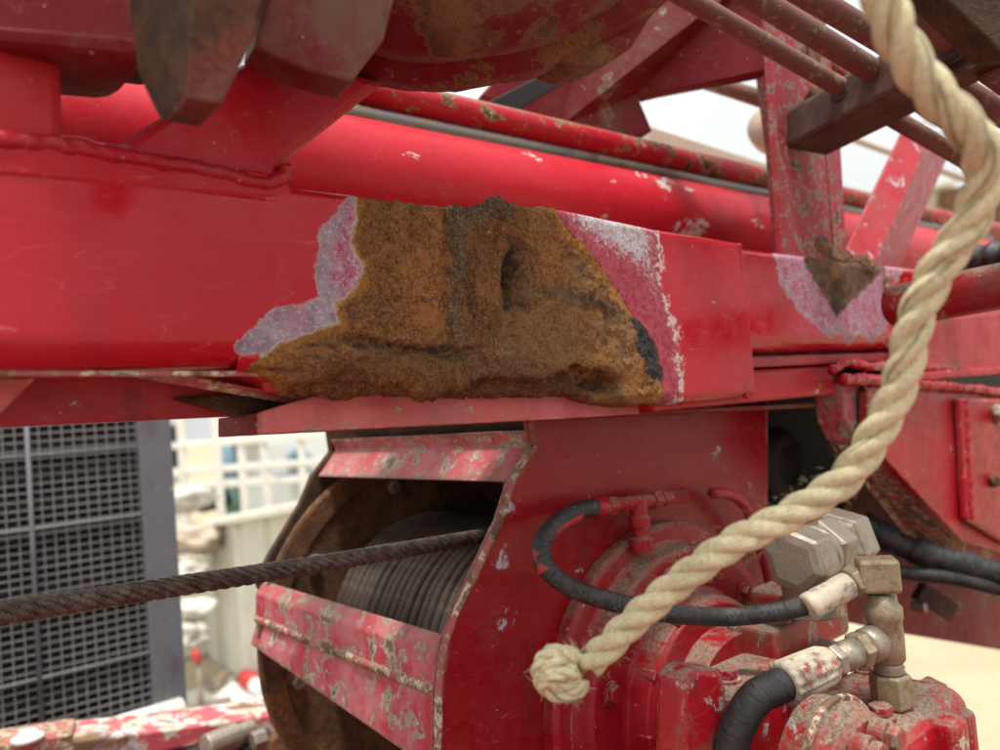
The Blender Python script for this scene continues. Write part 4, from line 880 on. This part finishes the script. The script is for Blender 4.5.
B().add(*barbox(ht - f_ * 0.019 + UP * 0.016, ht + f_ * 0.0155 + UP * 0.016, 0.030, 0.030)).mk('elbow_block', 'brass', fs, bev=0.003)
h_a = C(808, 607, .716); h_b = ht + UP * 0.012 - f_ * 0.018; dh = nrm(h_b - h_a); Lh = np.linalg.norm(h_b - h_a)
B().add(*lathe(h_a, dh, [(0.0100, -0.002), (0.0122, 0.0), (0.0125, 0.006), (0.0118, 0.009), (0.0125, 0.012), (0.0118, 0.030), (0.0125, 0.034), (0.0122, 0.046), (0.0095, 0.049)], 28)).mk('crimp_sleeve', 'crimp', fs, smooth=True)
B().add(*hexn(h_a + dh * 0.048, dh, 0.0150, max(0.012, Lh - 0.050), rot=0.2)).mk('swivel_nut', 'brass', fs, bev=0.001)
# left branch and thick hose
j0 = b0 + UP * 0.062; j1 = C(784, 684, .668); dj = nrm(j1 - j0); Lj = np.linalg.norm(j1 - j0)
B().add(*lathe(j0, dj, [(0.012, 0.0), (0.0135, 0.012), (0.0160, 0.014), (0.0160, 0.026), (0.0140, 0.029)], 24)).mk('branch_collar', 'steel', fs, smooth=True)
B().add(*hexn(j0 + dj * 0.029, dj, 0.0165, 0.012, rot=0.1)).mk('branch_nut', 'brass', fs, bev=0.001)
B().add(*lathe(j0 + dj * 0.041, dj, [(0.0130, 0), (0.0135, 0.014), (0.0115, 0.018), (0.0115, 0.022)], 24)).mk('branch_sleeve', 'steel', fs, smooth=True)
B().add(*hexn(j0 + dj * 0.062, dj, 0.0145, 0.010, rot=0.5)).mk('branch_nut', 'steel', fs, bev=0.001)
h2 = root('thick_black_hose', 'thick black hose curving down from the ribbed pale crimp sleeve', 'hose', j1)
Lc = Lj - 0.072
V, Fs, U = lathe(j0 + dj * 0.072, dj, [(0.0125, 0), (0.0150, 0.004), (0.0170, 0.010), (0.0180, Lc * 0.6), (0.0185, Lc), (0.0155, Lc + 0.001)], 60)
cax = j0
V2 = []
for i, p in enumerate(V):
    k = i % 60; q = np.asarray(p); o_ = j0 + dj * ((q - j0) @ dj); V2.append(o_ + (q - o_) * (1 + (0.045 if k % 4 < 2 else -0.02)))
B().add(V2, Fs, U).mk('crimp_sleeve', 'crimp', h2, smooth=True)
je = j0 + dj * Lj
P = resample(spline([je - dj * 0.006, je + dj * 0.012, C(757,697,.655), C(742,718,.650), C(731,748,.648), C(722,800,.65), C(716,860,.66)], 10), 0.003)
B().add(*tube(P, 0.0142, 28)).mk('hose_body', 'rubber', h2, smooth=True)

# big nuts
bn = root('large_union_fitting', 'row of large worn steel hex nuts behind the small hose end', 'fitting', C(800, 600, .79))
n0 = C(793, 563, .765); n1 = C(872, 528, .90); dn = nrm(n1 - n0)
q = lathe(n0, dn, [(0.022, -0.002), (0.030, 0.0), (0.0335, 0.003), (0.0335, 0.036), (0.030, 0.040)], 6, rot=0.35); B().add(*q).mk('hex_nut', 'steel', bn, bev=0.002)
B().add(*lathe(n0 + dn * 0.040, dn, [(0.027, 0), (0.029, 0.002), (0.029, 0.010), (0.026, 0.012)], 30)).mk('collar', 'steel', bn, smooth=True)
B().add(*lathe(n0 + dn * 0.050, dn, [(0.029, 0.0), (0.034, 0.003), (0.034, 0.032), (0.030, 0.036)], 6, rot=0.7)).mk('hex_nut', 'steel', bn, bev=0.002)
B().add(*lathe(n0 + dn * 0.086, dn, [(0.030, 0), (0.030, 0.006), (0.036, 0.008), (0.036, 0.040), (0.032, 0.044)], 6, rot=0.25)).mk('hex_nut', 'steel', bn, bev=0.002)
B().add(*lathe(n0 + dn * 0.028 , -UP, [(0.026, 0.0), (0.026, 0.040), (0.031, 0.042), (0.031, 0.055)], 28)).mk('neck', 'steel', bn, bev=0.001)

# dark hoses in the recess
bh = root('ribbed_black_hose', 'fat black ribbed hose in the dark recess behind the bracket', 'hose', C(940, 555, 1.15))
P = resample(spline([C(862,522,1.15),C(900,545,1.13),C(950,562,1.1),C(1060,590,1.05)], 8), 0.005)
B().add(*tube(P, [0.018 + (0.003 if (i // 5) % 2 else 0) for i in range(len(P))], 20)).mk('hose_body', 'black', bh, smooth=True)
bh = root('slim_black_hose', 'slim black hose running below the fat ribbed hose', 'hose', C(940, 585, 1.1))
B().add(*tube(spline([C(850,566,1.12),C(910,574,1.1),C(960,580,1.08),C(1060,604,1.05)], 8), 0.010, 14)).mk('hose_body', 'black', bh, smooth=True)
bh = root('pipe_bracket', 'small dark steel bracket on the red plate under the hoses', 'bracket', C(930, 608, 1.2))
B().add(*barbox(C(918,590,1.18), C(952,612,1.18), 0.02, 0.03)).mk('bracket_body', 'cross', bh, bev=0.003)
B().add(*lathe(C(912,606,1.18), TO, [(0.008,0),(0.008,0.02)], 6)).mk('bracket_bolt', 'steel', bh, bev=0.001)
bh = root('round_grime_cap', 'round blackened cap deep in the shadow under the boom', 'cap', C(785, 470, 1.15))
B().add(*lathe(C(785,465,1.15), TO, [(0.055,-0.04),(0.055,0.0),(0.045,0.008),(0.03,0.008),(0.028,0.0),(0.01,0.0)], 40)).mk('cap_body', 'grime_shade', bh, bev=0.002)

# ------------------------------------------------------------------ cream rope with its knotted end
rp = root('cream_rope', 'cream three-strand rope hanging in front with a knotted frayed end', 'rope', C(575, 672, .50))
path = [(872,-60,.36),(884,0,.365),(901,45,.37),(935,95,.375),(972,135,.38),(985,175,.39),(968,225,.40),(938,270,.41),(915,320,.42),(901,380,.43),(878,430,.44),(845,478,.45),(795,512,.46),(730,545,.47),(675,585,.48),(632,622,.49),(606,648,.495),(588,664,.50)]
P = resample(spline([C(*p) for p in path], 10), 0.0028)
for t in twist(P, 0.0047, 3, 0.0053, 0.058, 16): B().add(*t).mk('strand', 'rope', rp, smooth=True)
kc = C(561, 670, .50); KS = 0.84
ra = R_ @ np.array([1., 0, 0]); ub_ = R_ @ np.array([0, 1., 0]); ta = R_ @ np.array([0, 0, -1.])
def kp(x, y, z): return kc + (ra * x - ub_ * y + ta * z) / FPX * .50 * KS
loops = [[(26,-10,0),(10,-22,10),(-8,-26,12),(-24,-14,8),(-27,6,4),(-16,22,2),(4,28,4),(20,22,8),(24,10,6)],
         [(14,-14,-6),(-4,-18,16),(-16,-6,18),(-12,10,14),(4,14,12),(14,4,12),(6,-8,10),(-6,-4,6)],
         [(22,8,10),(14,22,12),(-4,26,10),(-20,18,8),(-18,4,16),(-2,-4,20),(16,-4,16)],
         [(-10,-24,0),(-22,-4,-8),(-8,20,-8),(14,18,-6),(20,0,-6)]]
for i, L in enumerate(loops):
    Q = resample(spline([kp(*p) for p in L], 8), 0.0022)
    q = B()
    for t in twist(Q, 0.0022, 3, 0.0030, 0.03, 8): q.add(*t)
    q.mk('knot_loop', 'rope', rp, smooth=True)
B().add(*blob(kc - ta * 0.002, 0.009, '', '', None, (1, 1, 1), 0.2, seed=3)).mk('knot_core', 'rope', rp, smooth=True)
fr = B()
for i in range(130):
    a = random.uniform(0, 2 * math.pi); st_ = kp(18 + random.uniform(-8, 8), -14 + random.uniform(-6, 6), 4) if i < 60 else (kp(14 + random.uniform(-8, 8), 22 + random.uniform(-3, 3), 4) if i < 100 else kp(26 * math.cos(a), 26 * math.sin(a), 4))
    dv = nrm(-ra * random.uniform(-0.6, 0.9) + ub_ * (random.uniform(0.3, 1.4) if i < 60 else random.uniform(-1.2, 0.2)) + ta * random.uniform(-.3, .6)); ln = random.uniform(0.004, 0.013)
    p1 = st_ + dv * ln * .5; p2 = st_ + nrm(dv + (ra * random.uniform(-1, 1) + ub_ * random.uniform(-1, 1)) * .4) * ln
    fr.add(*tube([st_, p1, p2], [0.00055, 0.00045, 0.0002], 4))
PP = np.array(P); _, T_, S_, Q_, L_ = frames(PP)
for i in range(420):
    k = random.randrange(30, len(P)); a = random.uniform(0, 6.28); s0 = P[k] + (S_[k] * math.cos(a) + Q_[k] * math.sin(a)) * 0.0118
    dv = nrm((S_[k] * math.cos(a) + Q_[k] * math.sin(a)) * random.uniform(.3, 1) + T_[k] * random.uniform(-1, 1)); ln = random.uniform(0.002, 0.006)
    fr.add(*tube([s0, s0 + dv * ln], [0.0002, 0.0001], 3))
o = fr.mk('frayed_fibres', 'rope', rp, smooth=True); o['kind'] = 'stuff'

# ------------------------------------------------------------------ radiator guard at the left
rd = root('radiator_guard', 'dark radiator behind a fine wire guard with a grey metal frame', 'radiator', M(-0.4, -1.0, -1.3))
WW = -1.3
ur_ = F(150, 560, WW)[0]; ul_ = ur_ - 1.25
z1 = F(100, 380, WW)[2]; z0 = F(150, 722, WW)[2]
B().add(*box((ul_, 1.36, z0), (ur_, 1.40, z1))).mk('core_panel', 'fin', rd)
nh = int((z1 - z0) / 0.013)
fin = None
for i in range(nh):
    z = z0 + 0.007 + 0.013 * i
    if fin is None: fin = B().add(*prism([(ul_, 1.345, z), (ul_, 1.365, z + 0.004), (ul_, 1.365, z + 0.006), (ul_, 1.345, z + 0.002)], (ur_ - ul_, 0, 0))).mk('fin', 'fin', rd); o0 = z
    else: o = fin.copy(); COL.objects.link(o); o.parent = rd; o.location = fin.location + Vector((0, 0, z - o0))
wh = None; nw = int((z1 - z0) / 0.0165)
for i in range(nw):
    z = z0 + 0.008 + 0.0165 * i
    if wh is None: wh = B().add(*tube([(ul_, 1.302, z), (ur_, 1.302, z)], 0.0012, 6)).mk('guard_wire', 'wire', rd); o0 = z
    else: o = wh.copy(); COL.objects.link(o); o.parent = rd; o.location = wh.location + Vector((0, 0, z - o0))
    if i % 6 == 3: o.scale = (1, 1, 1)
wvt = None
for i in range(int((ur_ - ul_) / 0.0205)):
    x = ur_ - 0.010 - 0.0205 * i
    if wvt is None: wvt = B().add(*tube([(x, 1.299, z0), (x, 1.299, z1)], 0.0012, 6)).mk('guard_wire', 'wire', rd); x0_ = x
    else: o = wvt.copy(); COL.objects.link(o); o.parent = rd; o.location = wvt.location + Vector((x - x0_, 0, 0))
B().add(*box((ur_ - 0.012, 1.285, z0 - 0.02), (ur_ + 0.055, 1.325, z1))).mk('frame_post', 'frame', rd, bev=0.004)
B().add(*box((ul_, 1.285, z0 - 0.035), (ur_, 1.42, z0))).mk('frame_sill', 'frame', rd, bev=0.004)
xr = F(35, 600, WW)[0]; B().add(*tube([(xr, 1.294, z0), (xr, 1.294, z1)], 0.0045, 10)).mk('guard_stay', 'frame', rd, smooth=True)
for k in range(1, 5):
    z = z0 + (z1 - z0) * k / 5; B().add(*tube([(ul_, 1.295, z), (ur_, 1.295, z)], 0.0028, 8)).mk('guard_stay', 'wire', rd, smooth=True)

# ------------------------------------------------------------------ beams at the lower left
lb = root('chipped_beam', 'red beam with bluish white chipped paint crossing the lower left', 'beam', C(180, 740, 1.25))
lbm = MAT['chip'] if 'chip' in MAT else worn('chipped_beam_paint', base=(0.52, 0.10, 0.12), chip=0.47, scale=14, under=((0.58, 0.58, 0.62), CREAM), dirt=0.3, rough=0.6, fade=0.4)
B().add(*prism([C(72,741,1.2),C(180,728,1.3),C(292,712,1.4),C(292,735,1.4),C(180,748,1.3),C(72,775,1.2)], (0.02, 0.10, 0.0))).mk('beam_face', lbm, lb, bev=0.004)
B().add(*prism([C(72,775,1.2),C(292,735,1.4),C(300,800,1.4),C(60,860,1.2)], (0.02, 0.08, -0.01))).mk('beam_web', 'reddark', lb, bev=0.004)
lp = root('worn_ledge', 'pale worn ledge piece in the lower left corner', 'ledge', C(30, 742, 1.15))
B().add(*prism([C(-40,752,1.12),C(72,734,1.2),C(72,748,1.2),C(-40,775,1.12)], (0.02, 0.08, 0.0))).mk('ledge_body', 'edge', lp, bev=0.004)
B().add(*lathe(C(28,740,1.17), UP, [(0.022, 0), (0.022, 0.006), (0.012, 0.008), (0.012, 0.014)], 20)).mk('ledge_knob', 'cream', lp, smooth=True)
ct = root('cream_tube', 'cream painted tapered tube lying under the radiator', 'tube', C(130, 725, 1.6))
B().add(*tube([C(66,744,1.5), C(110,732,1.56), C(181,713,1.66)], [0.012, 0.026, 0.032], 20)).mk('tube_body', 'cream', ct, smooth=True)
mt = root('grimy_mechanism', 'greasy grey mechanism under the chipped beam near the bottom edge', 'mechanism', C(230, 748, 1.1))
q = B(); q.add(*blob(C(222,752,1.15), 0.035, '', '', None, (1.6, 1, 0.5), 0.4, seed=41)); q.mk('grease_lump', 'grime_shade', mt, smooth=True)
B().add(*lathe(C(205,748,1.1), nrm(BX - TO * .2), [(0.016, 0), (0.018, 0.002), (0.018, 0.05), (0.014, 0.052), (0.014, 0.075)], 20)).mk('roller', 'steel', mt, bev=0.001)
B().add(*hexn(C(252,742,1.12), nrm(BX), 0.014, 0.02)).mk('roller_nut', 'steel', mt, bev=0.001)
# orange brown strut behind the flange bottom
os_ = root('brown_strut', 'orange brown strut below the drum flange', 'strut', C(290, 745, 1.35))
B().add(*prism([C(270,742,1.35),C(292,728,1.35),C(310,800,1.35),C(262,800,1.35)], (0.01, 0.03, 0))).mk('strut_body', 'rust', os_, bev=0.003)

# unseen deck added below winch and camera to block ground bounce
cdk = B().add(*box((-1.6, -1.9, ZB - 0.80), (1.0, 0.85, ZB - 0.72))).mk('bounce_block_deck', 'reddark', bev=0.01); struct(cdk)
# ------------------------------------------------------------------ deck and yard beyond
GZ = 0.0
gr = mk('ground', [(-60, -20, GZ), (120, -20, GZ), (120, 160, GZ), (-60, 160, GZ)], [(0, 1, 2, 3)], 'ground', at=(0, 0, 0)); struct(gr)
def wbox(c, sx, sy, sz, rz=0.0):
    c = np.asarray(c, float); ca, sa = math.cos(rz), math.sin(rz); ex = np.array([ca, sa, 0]) * sx / 2; ey = np.array([-sa, ca, 0]) * sy / 2
    return prism([c - ex - ey, c + ex - ey, c + ex + ey, c - ex + ey], (0, 0, sz))
sight = nrm((C(250, 500, 1) - CAM) * np.array([1, 1, 0])); side = np.array([sight[1], -sight[0], 0])
RZ = math.atan2(side[1], side[0])
def at_(px, d):                         # a point on the ground under a sight line, at distance d
    q = C(px, 430, d); return np.array([q[0], q[1], GZ])
# low cream wall running away
def topz(px, py, d): return C(px, py, d)[2]
wa = root('cream_bulwark', 'low cream steel wall with sloping run behind the winch', 'wall', at_(270, 4.2))
a, b = at_(196, 5.6), at_(350, 3.9)
za, zb = topz(196, 528, 5.6), topz(350, 500, 3.9)
B().add(*prism([a, b, b + UP * zb, a + UP * za], sight * 0.08)).mk('wall_panel', 'creamd', wa, bev=0.01)
B().add(*barbox(a + UP * (za + .02), b + UP * (zb + .02), 0.14, 0.05)).mk('wall_capping', 'cream', wa, bev=0.01)
for k in np.linspace(0.1, 0.9, 5):
    p = a + (b - a) * k; B().add(*barbox(p - sight * 0.03, p - sight * 0.03 + UP * (za + (zb - za) * k - .03), 0.04, 0.05, side)).mk('wall_rib', 'creamd', wa, bev=0.005)
rk = root('cream_railing', 'cream railing of posts and rails with rust streaks beyond the winch', 'railing', at_(240, 5.8))
for px, wd in ((181, .06), (216, .09), (240, .05), (263, .05), (300, .05)):
    p = at_(px, 5.8); B().add(*barbox(p, p + UP * (topz(px, 330, 5.8)), wd, 0.06, side)).mk('rail_post', 'cream', rk, bev=0.008)
for py in (440, 466, 482, 521, 545):
    a, b = C(172, py + 6, 5.78), C(345, py - 6, 5.78); B().add(*barbox(a, b, 0.04, 0.05)).mk('rail_bar', 'cream', rk, bev=0.006)
wt = root('white_tank', 'white boxy tank with a small round port behind the railing', 'tank', at_(300, 6.6))
p = at_(315, 6.8); B().add(*wbox(p, 1.1, .8, topz(300, 436, 6.6), RZ)).mk('tank_body', 'white', wt, bev=0.04)
B().add(*lathe(C(299, 459, 6.3), -sight, [(0.09, -0.05), (0.09, 0.02), (0.05, 0.03), (0.05, -0.03)], 24)).mk('port_ring', 'blue', wt, bev=0.004)
B().add(*prism([C(275,475,6.2), C(318,470,6.2), C(318,477,6.2), C(275,482,6.2)], sight * 0.02)).mk('blue_band', 'blue', wt)
for px, py0, py1, wd, mt_, lb_, nm in ((176, 425, 470, .12, 'dark', 'dark narrow cabinet behind the left railing post', 'dark_cabinet'), (247, 418, 434, .12, 'dark', 'small dark opening box at the top of the railing', 'dark_box'), (229, 440, 478, .09, 'blue', 'blue bottle-like drum between two railing posts', 'blue_drum'), (231, 480, 512, .10, 'green', 'dull green drum standing low between the railing posts', 'green_drum')):
    t = root(nm, lb_, 'box' if mt_ == 'dark' else 'drum', at_(px, 6.3)); z0_, z1_ = topz(px, py1, 6.3), topz(px, py0, 6.3)
    if mt_ == 'dark': B().add(*barbox(C(px, py1, 6.3), C(px, py0, 6.3), wd, wd, side)).mk('cabinet_body', mt_, t, bev=0.01)
    else: B().add(*lathe(C(px, py1, 6.3), UP, [(wd * .9, 0), (wd, .02), (wd, z1_ - z0_ - .06), (wd * .5, z1_ - z0_)], 20)).mk('drum_body', mt_, t, smooth=True)
    B().add(*barbox(C(px, py1, 6.3) - UP * 0.03 - side * wd, C(px, py1, 6.3) - UP * 0.03 + side * wd, wd * 2, .05)).mk('stand_shelf', 'cream', t, bev=.005)
    B().add(*barbox(at_(px, 6.3), C(px, py1, 6.3) - UP * 0.05, .08, .08, side)).mk('stand_leg', 'cream', t, bev=.005)
lbs = ['pale sack on top of the heap beside the radiator frame', 'grey sack lying against the radiator frame', 'brownish sack near the deck edge', 'small pale sack low beside the wall', 'stained sack behind the railing foot', 'flat cream sack at the bottom of the heap', 'dark greenish bundle behind the railing', 'grey bundle under the tank']
for i, (px, py, d, r, mt_) in enumerate([(183,500,5.4,.16,'bag'),(190,540,5.2,.18,'beige'),(178,575,5.0,.17,'bag'),(186,612,4.8,.14,'creamd'),(205,500,5.9,.15,'dark'),(176,640,4.6,.16,'bag'),(252,532,5.9,.16,'green'),(275,540,5.9,.18,'bag')]):
    q = B().add(*blob(C(px, py, d), r, '', '', None, (1.2, 1, .55), 0.35, seed=50 + i)); o = q.mk('sack', mt_, smooth=True, at=C(px, py, d) - UP * r * .5)
    tagged(o, lbs[i], 'sack', 'sacks and bundles heaped beyond the railing')
bs = root('heap_base', 'pale stepped base the sacks lie on', 'base', at_(200, 5.6)); B().add(*wbox(at_(196, 6.1), 1.0, .9, 0.55, RZ)).mk('base_block', 'creamd', bs, bev=0.03)
g0 = G(202, 716, GZ); rt_ = root('red_handled_rod', 'upright rod with red upper half standing on the deck', 'rod', g0)
tz = g0 + UP * (C(195, 636, np.linalg.norm((g0 - CAM)) * .93)[2])
B().add(*tube([g0 + UP * 0.30, tz + side * -0.02], 0.022, 12)).mk('red_grip', 'redp', rt_, smooth=True)
B().add(*tube([g0, g0 + UP * 0.30], 0.014, 12)).mk('rod_shaft', 'steel', rt_, smooth=True)
B().add(*barbox(g0 - side * .12 + UP * .03, g0 + side * .16 + UP * .03, .2, .05)).mk('rod_foot', 'steel', rt_, bev=.01)
hc = root('deck_hose', 'grey hose with red and pale coupling lying on the deck', 'hose', G(240, 690))
Q = spline([G(205,684)+UP*.03,G(215,694)+UP*.03,G(232,682)+UP*.06,G(246,690)+UP*.03], 8); B().add(*tube(Q, 0.022, 12)).mk('hose_body', 'steel', hc, smooth=True)
B().add(*tube([G(246,686)+UP*.05, G(256,694)+UP*.05], 0.055, 16)).mk('red_coupling', 'redp', hc, smooth=True)
B().add(*tube([G(256,694)+UP*.05, G(261,699)+UP*.05], 0.05, 16)).mk('pale_coupling', 'white', hc, smooth=True)
dc = root('deck_grating', 'pale raised deck step with rust marks beside the radiator foot', 'step', G(215, 700)); B().add(*wbox(G(225, 705), 1.6, .8, .012, RZ + .3)).mk('step_plate', 'cream', dc)

# far side, right
fb = root('far_beige_shed', 'blurred beige shed on the skyline right of the angle brace', 'shed', at_(900, 14))
p = C(895, 300, 14); p[2] = 0; s2 = nrm((p - CAM) * np.array([1, 1, 0])); sd2 = np.array([s2[1], -s2[0], 0]); rz2 = math.atan2(sd2[1], sd2[0])
B().add(*wbox(p, 1.9, 1.6, C(895, 206, 14)[2], rz2)).mk('shed_wall', 'beige', fb, bev=.02)
B().add(*wbox(p + UP * C(895, 206, 14)[2], 2.1, 1.8, .12, rz2)).mk('shed_roof', 'creamd', fb, bev=.02)
p2 = C(985, 240, 10); p2[2] = 0; fb = root('far_orange_container', 'blurred orange brown container behind the rope at the right edge', 'container', p2)
B().add(*wbox(p2, 1.0, 1.6, C(985, 195, 10)[2], rz2)).mk('container_body', 'rust', fb, bev=.02)
B().add(*wbox(p2 - s2 * .81, .9, .02, C(985, 200, 10)[2], rz2)).mk('container_door', 'rust', fb, bev=.005)
